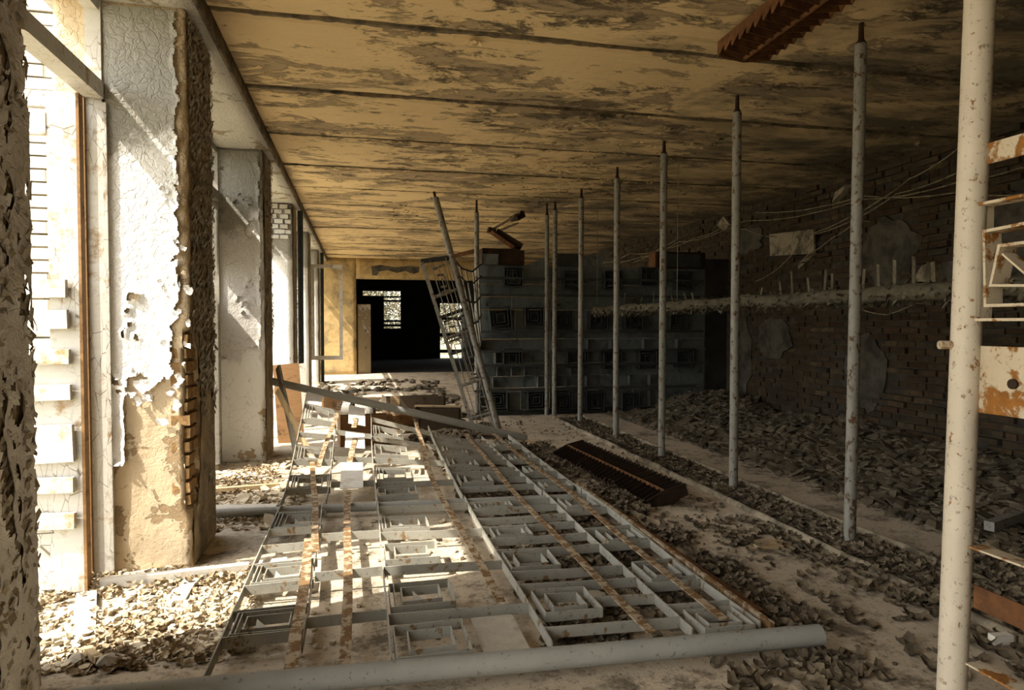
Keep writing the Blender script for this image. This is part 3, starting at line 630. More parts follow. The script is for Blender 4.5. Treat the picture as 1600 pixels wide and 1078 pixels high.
for half in (0, 1):
    o = 0 if half == 0 else OFF
    for y in (2.935, 3.2, 3.5, 3.8, 4.10, 4.42, 4.8): strip(-0.57, y + o, -0.235, y + o + 0.01)
    motif(-0.54, -0.26, 2.96 + o, 3.18 + o, 1); motif(-0.54, -0.26, 3.53 + o, 3.78 + o, 1); motif(-0.54, -0.26, 4.45 + o, 4.78 + o, 1)
    for y in (3.06, 3.60, 4.25): strip(-0.235, y + o, 0.11, y + o)
    for y in (3.0, 3.59, 4.20, 4.83): strip(0.11, y + o, 0.75, y + o - 0.03)
    for k, y in enumerate((2.60, 3.07, 3.69, 4.28)): motif(0.13, 0.43, y + o, y + o + 0.28, k % 2)
    for y in (2.71, 3.20, 3.38, 3.74, 3.96, 4.20, 4.39, 4.62, 4.8): strip(0.75, y + o, 1.37, y + o - 0.02)
    strip(1.08, 2.98 + o, 1.37, 2.96 + o)
    motif(0.80, 1.07, 2.85 + o, 3.12 + o); motif(0.78, 1.05, 3.44 + o, 3.70 + o); motif(0.80, 1.04, 3.99 + o, 4.18 + o); motif(0.80, 1.06, 4.64 + o, 4.79 + o)
    for y in (2.83, 3.1, 3.72, 4.02, 4.45): strip(1.37, y + o, 1.69, y + o - 0.01)
    motif(1.42, 1.66, 2.56 + o, 2.76 + o); motif(1.44, 1.68, 3.14 + o, 3.40 + o); motif(1.44, 1.68, 3.75 + o, 3.98 + o); motif(1.42, 1.65, 4.5 + o, 4.75 + o)
def plate(x0, x1, y0, y1, mat='plate', dz=.001):
    mb = MB(); mb.slab([(x0, y0, top(x0, y0) + dz), (x1, y0, top(x1, y0) + dz), (x1, y1, top(x1, y1) + dz), (x0, y1, top(x0, y1) + dz)], 0.005); mb.build('cover_plate', mat, G)
plate(0.48, 0.67, 2.62, 2.96, 'plateold', -.045); plate(-0.16, 0.02, 5.42, 6.0); plate(-0.14, 0.04, 6.35, 6.75); plate(-0.12, 0.05, 7.0, 7.6); plate(-0.56, -.40, 7.35, 7.66)

# ------------------------------------------------------------------ second grille leaning by its pipe against the ceiling
L0 = onz(781, 680); T0 = ony(678, 300, 9.55); N0 = onz(743, 680)
pf = lambda f: L0.lerp(T0, f)
best = min((abs(proj(pf(k / 200))[1] - 402), k / 200) for k in range(200))[1]; TQ = pf(best); NQ = ony(659, 408, TQ.y - 0.02)
LG = thing('leaning_grille', 'narrow grey steel grille leaning askew on its long pipe before the partition', 'grille', (L0.x, L0.y, 0))
tb = T0 - (T0 - L0).normalized() * 0.10
mb = MB(); mb.tube([L0 + (T0 - L0) * .01, pf(.3), pf(.6), tb], 0.045, 14); mb.build('pipe', 'post', LG)
mb = MB(); mb.tube([tb, T0], 0.018, 8); mb.build('pin', 'darkrust', LG)
B_ = lambda u, v: (N0.lerp(L0, u)).lerp(NQ.lerp(TQ, u), v)
nrm = (L0 - N0).cross(TQ - L0).normalized()
br('post', 'side_rail', LG, B_(0, 0), B_(0, 1), 0.05, 0.03, nrm); br('boarddark', 'top_bar', LG, B_(-.03, 1), B_(1.05, 1), 0.05, 0.05, nrm)
for u, a, b in ((0.22, 0.02, 0.5), (0.26, .62, 1), (0.46, 0, 0.97), (0.62, .3, .98), (0.8, 0, 0.36), (0.78, .42, 1)): br('post', 'strip', LG, B_(u, a), B_(u + .02, b), 0.012, 0.06, nrm)
for v in (0.09, 0.27, 0.45, 0.54, 0.66, 0.78): br('boarddark' if v in (.45, .66) else 'post', 'cross_bar', LG, B_(0.0, v), B_(1.0, v + 0.035), 0.03, 0.05, nrm)
for i, (v0, v1, u0, u1) in enumerate(((.02, .09, .2, .75), (.12, .24, .45, .95), (.30, .42, .4, .9), (.52, .64, .1, .6), (.56, .65, .6, .95), (.80, .95, .25, .7))):
    mb = MB(); ring(mb, [B_(u0, v0), B_(u1, v0 + .02), B_(u1, v1 + .02), B_(u0, v1)], .012, nrm * -.05); o = mb.build('square_motif', 'post', LG)
    a, c = (u1 - u0) * .25, (v1 - v0) * .25; mb = MB(); ring(mb, [B_(u0 + a, v0 + c), B_(u1 - a, v0 + c), B_(u1 - a, v1 - c), B_(u0 + a, v1 - c)], .012, nrm * -.05); mb.build('inner_square', 'post', o)
# torn side net between pipe and the standing post
PT, PBm = Vector((1.80, 10.05, 2.32)), Vector((1.80, 10.05, 1.15))
qa, qb = pf(best), pf(best * .42)
N_ = lambda u, v: (qb.lerp(PBm, u)).lerp(qa.lerp(PT, u) + Vector((0, 0, -.12 * math.sin(u * math.pi))), v)
for u in (.25, .45, .7, .9):
    mb = MB(); mb.tube([N_(u, 0), N_(u, .5), N_(u, 1)], .014, 6); mb.build('net_bar', 'post', LG)
for v in (.35, .6, .85, 1.0):
    mb = MB(); mb.tube([N_(0, v), N_(.33, v - .02), N_(.66, v - .03), N_(1, v)], .013, 6); mb.build('net_bar', 'boarddark', LG)

# ------------------------------------------------------------------ standing grey partition
def partition(name, label, x0, x1, motifs, cols, seed):
    t = thing(name, label, 'partition', ((x0 + x1) / 2, 10.25, 0)); rr = random.Random(seed); Y = 10.2
    rows = [0.07, 0.36, 0.42, 0.60, 0.80, 1.0, 1.18, 1.64, 1.84, 2.04, 2.33]
    fb('boarddark', 'bottom_rail', t, x0, x1, Y - .03, Y + .06, 0.0, 0.07)
    for z0, z1 in zip(rows, rows[1:]):
        n = max(1, cols if z0 < 1.0 else cols // 2); xs_ = [x0] + sorted(x0 + (x1 - x0) * (k + rr.uniform(-.18, .18)) / n for k in range(1, n)) + [x1]
        for a, b in zip(xs_, xs_[1:]):
            dy = rr.uniform(0, .03); fb('board', 'board', t, a + .004, b - .004, Y + .01 + dy, Y + .06, z0 + .004, z1 - .004)
            if rr.random() < .5 and z0 < 1.1: fb('board', 'shelf', t, a + .01, a + .022, Y - .09, Y + .01 + dy, z0 + .01, z1 - .01)
            if rr.random() < .55: fb('board', 'shelf', t, a + .01, b - .01, Y - .08, Y + .01 + dy, z0 + .006, z0 + .018)
    for z in (0.40, .78, 1.0, 1.3, 1.86, 2.12): fb('boarddark', 'rail', t, x0, x1 - rr.uniform(0, .3), Y - .13, Y - .095, z - .02, z + .02)
    for z in (0.2, 1.7): fb('boarddark', 'tie', t, x0 + .1, x0 + .14, Y - .1, Y + .01, z, z + .04)
    for cx, cz, s_, rot in motifs:
        fs = []
        def sq(h, dy): return [(cx + h * (math.cos(rot) * a - math.sin(rot) * b), Y - dy, cz + h * (math.sin(rot) * a + math.cos(rot) * b)) for a, b in ((-1, -1), (1, -1), (1, 1), (-1, 1))]
        mb = MB(); ring(mb, sq(s_, .13), .012, (0, .14, 0)); o = mb.build('square_motif', 'boarddark', t)
        for k in (.72, .42):
            mb = MB(); ring(mb, sq(s_ * k, .12), .010, (0, .12, 0)); mb.build('inner_square', 'boarddark', o)
    return t
def mp(px, py, s=.15, r=0.0): p = ony(px, py, 10.1); return (p.x, p.z, s, r)
partition('board_partition', 'upright grey boarded partition with square motifs between two pipe posts', 1.78, 2.93, [mp(802, 433), mp(782, 497, .17, .1), mp(835, 495, .15), mp(801, 560), mp(778, 625, .13), mp(838, 625, .14)], 5, 3)
partition('board_partition', 'longer dark grey boarded partition reaching the brick wall', 2.935, 5.6, [mp(x, 432 + (x % 7)) for x in (895, 958, 1015, 1070)] + [mp(x, 500) for x in (880, 935, 990, 1060)] + [mp(x, 560 + x % 5) for x in (900, 957, 1012, 1070)] + [mp(x, 628) for x in (880, 930, 985)], 10, 5)
fb('darkroom', 'wall_return', None, 5.62, 6.05, 10.22, 10.4, 0.0, 2.5); struct(bpy.data.objects['wall_return'])
# things lodged on top of the partition
t = thing('metal_box', 'long rust-brown metal box lying on top of the short partition', 'box', (2.2, 10.3, 2.33))
fb('darkrust', 'body', t, 1.84, 2.40, 10.16, 10.5, 2.33, 2.57); fb('darkrust', 'end_flange', t, 2.40, 2.50, 10.16, 10.5, 2.33, 2.56); fb('darkrust', 'lid', t, 1.84, 2.41, 10.15, 10.51, 2.57, 2.58)
fb('board', 'front_plate', t, 1.82, 2.08, 10.13, 10.158, 2.33, 2.49)
mb = MB(); mb.bar((1.80, 10.3, 2.56), (1.36, 10.4, 2.45), 0.14, 0.05); mb.build('torn_flap', 'rust', t)
def on_top(name, label, mat, x0, x1, h, y0=10.2, y1=10.26):
    tag(fb(mat, name, None, x0, x1, y0, y1, 2.33, 2.33 + h), label, 'panel')
on_top('pale_panel', 'small pale panel set on the long partition behind a post', 'plate', 3.48, 3.80, .17); bpy.data.objects['pale_panel'].data.materials[0] = M['board']
on_top('dark_panel', 'dark panel strip on the long partition beside the twin posts', 'boarddark', 3.02, 3.46, .2)
mb = MB(); mb.slab([(2.52, 10.22, 2.33), (2.86, 10.22, 2.33), (2.86, 10.22, 2.47)], .03, (0, 1, 0)); tag(mb.build('wedge_panel', 'board'), 'wedge-shaped grey panel on top of the short partition', 'panel')
t = thing('cable_cabinet', 'dark cabinet with one rusty edge on top of the long partition', 'cabinet', (5.0, 10.3, 2.33))
fb('darkrust', 'body', t, 4.74, 5.6, 10.2, 10.44, 2.33, 2.60); fb('rust', 'edge', t, 4.70, 4.74, 10.18, 10.44, 2.33, 2.60)
fb('boarddark', 'door', t, 4.85, 5.5, 10.17, 10.198, 2.36, 2.57)

# ------------------------------------------------------------------ row of pipe posts
posts = [(3.05, 3.68), (3.06, 5.07), (3.06, 6.45), (3.03, 7.66), (3.01, 8.95), (2.93, 9.97)]
def post(x, y, r, lean, label, grp=None, mat='post', hgt=3.16):
    t = thing('pipe_post', label, 'post', (x, y, 0), grp)
    n = 10; mb = MB(); mb.tube([(x + lean * k / n, y, hgt * k / n) for k in range(n + 1)], r, 16); mb.build('pipe', mat, t)
    mb = MB(); mb.tube([(x + lean, y, hgt), (x + lean, y, hgt + .03), (x + lean, y, 3.3)], [r, r * .5, r * .4], 10); mb.build('top_pin', 'darkrust', t)
    return t
for i, (x, y) in enumerate(posts):
    post(x, y, 0.036, R.uniform(0, .012) + (.02 if i == 0 else 0), 'pale rust-specked pipe post in the leaf trough, ' + ['its foot darkened by rust', 'past the foot of the fallen lamp', 'across from the middle of the fallen lamp', 'across from the head of the fallen lamp', 'second before the long partition', 'doubled up with another before the partition'][i], 'row of pipe posts in the trough')
post(2.84, 10.08, 0.034, 0, 'grey pipe post doubled up at the end of the short partition', hgt=3.1)
post(1.74, 10.1, 0.036, 0, 'grey pipe post at the free end of the short partition', hgt=3.1)

# ------------------------------------------------------------------ cream post with the rusted grille attached
PX, PY = 1.935, 1.825
t = thing('grille_post', 'thick cream rust-spotted pipe post carrying a rusted grille', 'post', (PX, PY, 0))
mb = MB(); n = 14; mb.tube([(PX - .012 + .034 * k / n, PY + .012 - .045 * k / n, 3.25 * k / n) for k in range(n + 1)], 0.044, 24); mb.build('pipe', 'creampipe', t)
mb = MB(); mb.tube([(PX + .022, PY - .03, 3.25), (PX + .022, PY - .03, 3.3)], .02, 10); mb.build('top_pin', 'darkrust', t)
GX = PX + 0.02
def yz(px, py): p = onx(px, py, GX); return p.y, p.z
y0 = PY - 0.04; YN = -0.2
def gbar(z, h, w, mat='rustedge', name='bar', ya=None, yb=YN): return fb(mat, name, t, GX - w / 2, GX + w / 2, yb, y0 if ya is None else ya, z - h / 2, z + h / 2)
gbar(0.68, 0.006, 0.06); gbar(0.294, 0.006, 0.06); gbar(0.515, 0.075, 0.006, 'rust', ya=y0)
gbar(1.945, 0.065, 0.008); 
fb('rustedge', 'plate', t, GX - .004, GX + .004, 1.15, y0, 1.118, 1.333)
mb = MB(); mb.tube([(GX - .006, 1.66, 1.22), (GX - .014, 1.66, 1.22)], .016, 10); mb.build('screw_head', 'darkrust', t)
fb('rust', 'upright_bar', t, GX - .02, GX + .02, 1.585, 1.60, 0.44, 1.118)
ya, za = yz(1527, 320); yb_, zb = yz(1519, 502); yo = min(ya, yb_, y0 - .002)
def gring(pts, name='square_motif', par=None):
    mb = MB(); ring(mb, [(GX - .03, a, b) for a, b in pts], .009, (.065, 0, 0)); return mb.build(name, 'rustedge', par or t)
S = za - zb; o = gring([(yo, zb), (yo, za), (yo - S, za), (yo - S, zb)])
y2, z2 = yz(1547, 360); y3, z3 = yz(1549, 480); gring([(y3, z3), (y2, z2), (y2 - .23, z2 + .01), (y2 - .24, z3)], 'inner_square', o)
y2, z2 = yz(1571, 382); y3, z3 = yz(1557, 448); gring([(y3, z3), (y2, z2), (y2 - .12, z2), (y2 - .14, z3 - .01)], 'inner_square', o)
br('rustedge', 'fin', o, (GX, y2 - .01, z2 - .03), (GX, y2 - .11, z3 + .01), .05, .006, (0, 1, 1))
for z in (1.6, ): fb('rustedge', 'tie', t, GX - .02, GX + .02, yo, y0 + .02, z, z + .03)
mb = MB(); mb.tube([(PX - .075, PY + .02, 1.335), (PX, PY, 1.335)], .014, 10); mb.build('stub', 'rustedge', t)
mb = MB(); mb.tube([(GX, YN, 0), (GX, YN, 3.3)], .04, 14); mb.build('pipe', 'creampipe', t)

# ------------------------------------------------------------------ kerbs and the leaf trough
for name, X, w, h, lab in (('kerb', 2.84, .055, .035, 'low crumbling kerb on the side of the trough towards the fallen grille'), ('kerb', 3.27, .065, .05, 'low rounded kerb on the side of the trough towards the brick wall')):
    mb = MB(); n = 90; sec = []
    for k in range(n + 1):
        y = 2.2 + (9.75 - 2.2) * k / n; x = X + .018 * nz(y, X, 1, 1.7) + .008 * nz(y, X, 2, 8); hh = h * (1 + .25 * nz(y, X, 3, 5)); ww_ = w * (1 + .2 * nz(y, X, 4, 4))
        for a in range(7): an = math.pi * a / 6; sec.append((x + ww_ / 2 * math.cos(an), y, max(0.0, hh * math.sin(an))))
    fs = [(7 * k + a, 7 * k + a + 1, 7 * k + 8 + a, 7 * k + 7 + a) for k in range(n) for a in range(6)]
    fs += [tuple(range(7)), tuple(range(7 * n, 7 * n + 7))[::-1]]
    mb.add(sec, fs, True); tag(mb.build(name, 'kerb'), lab, 'kerb')

# ------------------------------------------------------------------ rusty louvred lamps
def louvre(t, A, B, width, hgt, mat, n, up=1, roll=0.0):
    A, B = Vector(A), Vector(B); d = (B - A).normalized(); s_ = d.cross(Vector((0, 0, 1))).normalized(); s_ = s_ * math.cos(roll) + Vector((0, 0, 1)) * math.sin(roll); u = s_.cross(d).normalized() * up; Ln = (B - A).length
    P = lambda l, w, h: A + d * l + s_ * w + u * h
    w = width / 2
    mb = MB(); mb.bar(P(0, 0, hgt * .1), P(Ln, 0, hgt * .1), .012, hgt * .2, u); mb.build('spine', 'rust', t)  # lighter rust than the fallen lamp's blades, painting its ridge as lit
    for sd in (-1, 1):
        # sawtooth outer rail
        mb = MB(); st = Ln / n
        for k in range(n):
            mb.slab([P(k * st, sd * w, hgt), P((k + 1) * st, sd * w, hgt), P((k + 1) * st, sd * w, hgt * .55), P(k * st + st * .15, sd * w, hgt * .12), P(k * st, sd * w, hgt * .2)], .004, s_ * sd)
        mb.build('sawtooth_rail', mat, t)
        for k in range(n + 1):
            mb = MB(); l = min(Ln, k * st); mb.slab([P(l, 0, 0), P(l + .02, sd * w * .96, hgt * .12), P(l - .015, sd * w * .96, hgt * .9), P(l - .02, 0, hgt * .8)], .003, d); mb.build('louvre_blade', mat, t)
    for k in (0, Ln):
        mb = MB(); mb.slab([P(k, -w, hgt * .1), P(k, 0, -.01), P(k, w, hgt * .1), P(k, w, hgt), P(k, -w, hgt)], .006, d); mb.build('end_plate', mat, t)
    mb = MB(); mb.slab([P(0, -w * .55, hgt), P(0, w * .55, hgt), P(Ln, w * .55, hgt), P(Ln, -w * .55, hgt)], .012, u); mb.build('tray', mat, t)
    return P, Ln
t = thing('louvred_lamp', 'rusty louvred strip lamp hanging close under the ceiling slabs', 'lamp', (2.45, 3.4, 3.3))
Pf, Ln = louvre(t, (2.45, 3.99, 3.12), (2.42, 2.7, 3.12), 0.36, 0.11, 'rust', 15)
for l in (.2, 1.0): mb = MB(); mb.tube([Pf(l, 0, .115), Pf(l, 0, .185)], .012, 8); mb.build('hanger', 'darkrust', t)
t = thing('louvred_lamp', 'dark rusted louvred lamp fallen among leaves beside the grille', 'lamp', (2.2, 5.7, 0))
louvre(t, (2.13, 6.75, .14), (2.30, 4.78, .12), 0.36, 0.11, 'darkrust', 26, -1, -.32)
t = thing('broken_lamp', 'broken rusty strip lamp with bare tubes dangling over the partition', 'lamp', (2.6, 10.9, 3.3))
pa, pb, pc = ony(814, 336, 10.9), ony(768, 362, 10.6), ony(806, 388, 10.3)
br('darkrust', 'bracket', t, Vector((pa.x + .02, pa.y, 3.295)), pa + Vector((0, 0, -.02)), .06, .06); br('darkrust', 'end_cap', t, pa, pa + (pb - pa) * .25, .2, .08); br('tube', 'tube', t, pa + (pb - pa) * .2 + Vector((0, 0, .03)), pb + Vector((0, 0, .03)), .035, .035); br('tube', 'tube', t, pa + (pb - pa) * .25 + Vector((.06, -.05, -.07)), pb + Vector((.12, -.03, .02)), .03, .03)
br('rust', 'housing', t, pb, pc, .13, .06); br('darkrust', 'housing_side', t, pb + Vector((.08, .0, .0)), pc + Vector((.09, 0, .02)), .02, .12); br('darkrust', 'end_cap', t, pb + Vector((-.06, 0, .03)), pb + Vector((.06, 0, 0)), .14, .08)

# ------------------------------------------------------------------ lagged pipe slung behind the posts, cables, wall board
t = thing('lagged_pipe', 'sagging pipe with shredded dusty lagging slung behind the post row', 'pipe', (3.6, 6.5, 1.55))
n = 26; cl = [(3.6 + .02 * nz(k, 1, 1, .7), 2.55 + 7.5 * k / n, 1.62 + .02 * nz(k, 2, 3, .6)) for k in range(n + 1)]
mb = MB(); mb.tube(cl, [.058 + .012 * nz(k, 5, 5, .9) for k in range(n + 1)], 12); mb.build('pipe', 'lag', t)
mb = MB()
for k in range(1500):
    y = R.uniform(2.6, 10.05); an = R.gauss(math.pi * 1.5, 1.1) if R.random() < .75 else R.uniform(0, 6.28); nn = Vector((math.cos(an), 0, math.sin(an)))
    a = (nn * R.uniform(.3, 1) + Vector((0, R.gauss(0, .6), R.gauss(-.2, .3)))).normalized(); b = a.cross(nn + Vector((0, .3, 0))).normalized()
    L = R.uniform(.02, .075); mb.sheet(Vector((3.6, y, 1.62)) + nn * (.055 + L * .35), a, b, a.cross(b).normalized(), L, R.uniform(.012, .035), R.uniform(-.01, .01))
tag(mb.build('lagging_shreds', 'lagflake', t), kind='stuff')
for px in (975, 1000, 1022, 1052, 1075, 1085, 1190, 1222, 1240, 1266, 1290, 1302, 1350, 1375, 1400, 1430, 1452):
    q = onx(px, 470, 3.6); mb = MB(); h = R.uniform(.09, .2); lx = R.gauss(0, .05); L0_ = Vector((3.6, q.y, 1.66))
    mb.slab([L0_ + Vector((-.012, -.012, 0)), L0_ + Vector((.0, .03, 0)), L0_ + Vector((lx, .03 + lx, h)), L0_ + Vector((lx - .01, -.01 + lx, h * .95))], .004, (1, 0, 0)); mb.build('lagging_strap', 'lagflake', t)
for y in (3.4, 7.2, 9.9): mb = MB(); mb.tube([(3.6, y, 1.66), (3.6, y, 3.3)], .004, 5); mb.build('hanger_wire', 'wire', t)
def cable(label, pts, X=5.85, r=.007, ends=True):
    P = [onx(px, py, X) for px, py in pts]; out = []
    for a, b in zip(P, P[1:]):
        for k in range(4):
            f = k / 4; q = a.lerp(b, f); q.z -= .03 * math.sin(f * math.pi) * (b - a).length; out.append(q)
    out.append(P[-1])
    if ends: out = [Vector((XR + .01, out[0].y, out[0].z))] + out + [Vector((XR + .01, out[-1].y, out[-1].z))]
    mb = MB(); mb.tube(out, r, 6); tag(mb.build('cable', 'wire'), label, 'cable', 'cables along the brick wall')
cable('loose cable climbing the brick wall in one long slack curve', [(1503, 226), (1470, 252), (1420, 280), (1375, 312), (1322, 342), (1262, 366)])
cable('taut pale cable running level past the wall board', [(1595, 262), (1500, 284), (1345, 312), (1165, 345), (1120, 352)])
cable('long cable slanting from the ceiling down to the lagged pipe', [(1500, 268), (1400, 303), (1330, 345), (1262, 368), (1215, 420), (1180, 440)])
cable('short cable crossing in front of the wall board', [(1205, 370), (1165, 358), (1120, 352)])
cable('cable drooping to a ragged scrap below the wall board', [(1340, 345), (1300, 372), (1262, 398), (1250, 410)])
cable('cable trailing over the far partition from the brick wall', [(1130, 355), (1085, 372), (1040, 388), (985, 396), (925, 412)], 5.6)
cable('second cable trailing over the far partition', [(1130, 360), (1060, 378), (1000, 402), (940, 408)], 5.7)
cable('cable fanning down behind the dark cabinet', [(1060, 372), (1035, 385), (990, 410)], 5.7)
cable('cable hanging in a low loop beneath the lagged pipe', [(1335, 480), (1385, 492), (1430, 474)], 5.9)
cable('level cable beside the cream post', [(1600, 304), (1500, 300), (1350, 306), (1180, 332)])
t = thing('wall_board', 'pale rectangular board hung on the sooty brick wall', 'board', (6.0, 8.5, 2.4))
a_, b_, c_, d_ = [onx(px, py, 5.94) for px, py in ((1202, 366), (1271, 358), (1272, 396), (1203, 400))]
mb = MB(); mb.slab([d_, c_, b_, a_], .03, (1, 0, 0)); mb.build('panel', 'sootplaster', t); t.children[0].data.materials[0] = M['kerb']
mb = MB(); mb.tube([(5.95, 8.3, 2.55), (6.06, 8.3, 2.55)], .03, 8); mb.build('peg', 'darkrust', t)
for lab, pts in (('torn plaster scrap dangling from a cable high on the wall', [(1322, 288), (1316, 300), (1300, 316), (1305, 300)]), ('curled scrap hanging below the wall board', [(1270, 398), (1262, 408), (1247, 420), (1248, 410)]), ('pale plaster slab leaning on the wall above the lagged pipe', [(1424, 440), (1462, 440), (1460, 408), (1440, 415)]), ('ragged plaster lump under the ceiling by the posts', [(1120, 352), (1132, 362), (1140, 350), (1130, 338)])):
    mb = MB(); mb.slab([onx(px, py, 5.93) for px, py in pts], .1, (1, 0, 0)); tag(mb.build('plaster_scrap', 'kerb'), lab, 'plaster')

# ------------------------------------------------------------------ boxes, planks and other loose things
def crate(name, label, x, y, rz, w, d, h, mat, th=.014, handle=False, z=0):
    t = thing(name, label, 'crate', (x, y, z)); t.rotation_euler[2] = rz
    def p(nm, *a):
        b = MB(); b.box(*a); o = bpy.data.objects.new(nm, b.mesh(nm)); o.data.materials.append(M[mat]); col.objects.link(o); o.parent = t
    p('bottom', -w / 2, w / 2, -d / 2, d / 2, 0, th)
    p('side', -w / 2, -w / 2 + th, -d / 2, d / 2, th, h); p('side', w / 2 - th, w / 2, -d / 2, d / 2, th, h)
    p('side', -w / 2 + th, w / 2 - th, -d / 2, -d / 2 + th, th, h); p('side', -w / 2 + th, w / 2 - th, d / 2 - th, d / 2, th, h * .92)
    for sx in (-1, 1): p('batten', sx * (w / 2 - .05) - .02, sx * (w / 2 - .05) + .02, -d / 2 - .012, -d / 2, .01, h + .01)
    return t
crate('wooden_drawer', 'orange-brown open drawer lying behind the raised grille pipe', 0.42, 9.1, .3, .75, .45, .22, 'woodbrown')
crate('wooden_drawer', 'dark open drawer with a flat rim next to the rubble', 1.02, 9.0, -.15, .62, .5, .3, 'wooddark')
crate('wooden_drawer', 'dark low drawer behind the two others', 0.80, 10.4, .1, .9, .5, .32, 'wooddark')
crate('wooden_drawer', 'brown drawer under the raised corner of the grille', 0.05, 8.15, .12, .6, .4, .35, 'woodbrown')
crate('wooden_drawer', 'small brown drawer near the window piers', -0.45, 11.5, -.4, .6, .4, .25, 'woodbrown')
def plank(label, p, q, w, h, mat='woodtan', cat='plank', name='plank', up=(0, 0, 1)):
    mb = MB(); mb.bar(p, q, w, h, up); return tag(mb.build(name, mat), label, cat)
plank('dark plank leaning steeply against the second window pier', (-.62, 7.15, .0), (-.86, 7.6, .95), .12, .025, 'frameold', up=(1, .4, 0))
plank('brown board propped upright behind the pipe end', (-.80, 8.35, .0), (-.87, 8.5, .93), .3, .02, 'woodbrown', up=(0, 1, 0))
plank('second tan plank crossing under the raised pipe', (-.45, 7.0, .02), (-.84, 7.35, .72), .1, .02, 'woodtan', up=(1, .4, 0))
plank('weathered plank standing against the third pier', (-.75, 9.6, .0), (-.86, 9.9, .85), .2, .02, 'frameold', up=(0, 1, 0))
plank('long pale batten lying in front of the door pier', (-1.35, 3.92, .03), (-.62, 4.0, .03), .05, .05, 'cleat')
plank('short pale batten end beyond the long one', (-.60, 4.03, .025), (-.42, 4.06, .025), .06, .04, 'cleat')
plank('pale board angled out from the batten towards the room', (-1.38, 3.82, .02), (-1.18, 3.22, .014), .09, .022, 'cleat')
plank('small pale board butting the long batten', (-.90, 3.88, .02), (-.90, 3.62, .012), .07, .02, 'cleat')
plank('white plank end sticking out beside the mid pipe', (-1.3, 5.32, .03), (-.62, 5.22, .03), .16, .05, 'cleat')
plank('dusty plank behind the second pier window', (-1.3, 5.9, .04), (-.6, 6.0, .04), .05, .03, 'woodtan')
plank('dark beam lying across the far floor', (-.1, 12.4, .05), (1.2, 12.1, .05), .1, .1, 'wooddark')
plank('thin splintered lath on the rubble by the leaning grille', (1.0, 9.9, .02), (1.35, 8.9, .06), .04, .015)
plank('tan strip of wood running along the kerb end', (1.85, 8.6, .02), (2.05, 6.9, .012), .05, .02, 'woodtan')
plank('pale board standing upright in the orange-brown drawer', (0.45, 9.0, .014), (0.45, 9.0, .46), .12, .02, 'woodtan', up=(0, 1, 0))
plank('pale lath over the dark drawer rims', (0.72, 9.12, .31), (1.32, 8.92, .31), .07, .02, 'woodtan')
t = thing('metal_can', 'small dull metal can among the drawers', 'can', (0.12, 8.65, 0))
mb = MB(); mb.tube([(0.12, 8.65, 0), (0.12, 8.65, .36), (0.12, 8.65, .4)], [.075, .075, .05], 16); mb.build('body', 'post', t); mb = MB(); mb.tube([(0.12, 8.65, .4), (0.12, 8.65, .44)], .035, 12); mb.build('cap', 'boarddark', t)
t = thing('paint_tin', 'larger tin on its side behind the raised pipe', 'tin', (-.15, 9.2, 0))
mb = MB(); mb.tube([(-.25, 9.15, .3), (-.1, 9.1, .3)], .11, 16); mb.build('body', 'post', t); mb = MB(); mb.tube([(-.1, 9.1, .3), (-.09, 9.098, .3)], .09, 16); mb.build('lid', 'boarddark', t)
mb = MB(); mb.lump((-.2, 9.15, .1), .2, .2, .12, R); tag(mb.build('mortar_lump', 'stone'), 'mortar lump propping up the tin', 'rubble')
def flat(name, label, cat, pts, th, mat, z=0.002, mesh_curl=0):
    mb = MB(); q = [onz(px, py, z) for px, py in pts]; mb.slab(q, th); tag(mb.build(name, mat), label, cat)
flat('floor_sheet', 'thin tan board lying flat by the kerb', 'board', [(1168, 846), (1186, 858), (1237, 858), (1222, 845)], .012, 'woodtan')
t = thing('carton', 'small white carton among leaves behind the cream post', 'carton', tuple(onz(1562, 1004))); q = onz(1562, 1004)
mb = MB(); mb.bar(q + Vector((-.045, .0, .02)), q + Vector((.045, -.01, .02)), .04, .04); mb.build('body', 'paper', t); mb = MB(); mb.bar(q + Vector((.045, -.01, .02)), q + Vector((.055, -.011, .02)), .041, .041); mb.build('end_flap', 'leafwarm', t)
q = onz(1247, 1030); mb = MB(); mb.tube([q + Vector((.055 * math.cos(a * .3307), .055 * math.sin(a * .3307), .008)) for a in range(20)], .006, 6); tag(mb.build('wire_ring', 'kerb'), 'small bent ring lying near the end of the front pipe', 'ring')
plank('grey stub of pipe on the rubble near the brick wall', onz(1545, 846) + Vector((0, 0, .1)), onz(1592, 828) + Vector((0, 0, .1)), .06, .06, 'post', 'pipe', 'pipe_stub')
for i, (px, py, s_) in enumerate(((170, 1040, .062), (148, 1030, .035), (118, 1038, .05), (215, 1012, .02))):
    q = onz(px, py); mb = MB(); mb.lump(q + Vector((0, 0, s_ * .3)), s_, s_ * .75, s_ * .62, R); tag(mb.build('stone', 'stone'), ['largest grey stone in the shadow edge by the door', 'flat-sided stone touching the largest one', 'dark stone nearest the peeling pier', 'pebble-sized stone on the bare concrete by the door'][i].replace('nearest', 'close to'), 'stone')
q = onz(139, 1032); plank('short broken stick beside the largest grey stone', q + Vector((-.03, .05, .025)), q + Vector((.06, -.06, .025)), .03, .03, 'woodtan', 'stick', 'broken_stick')

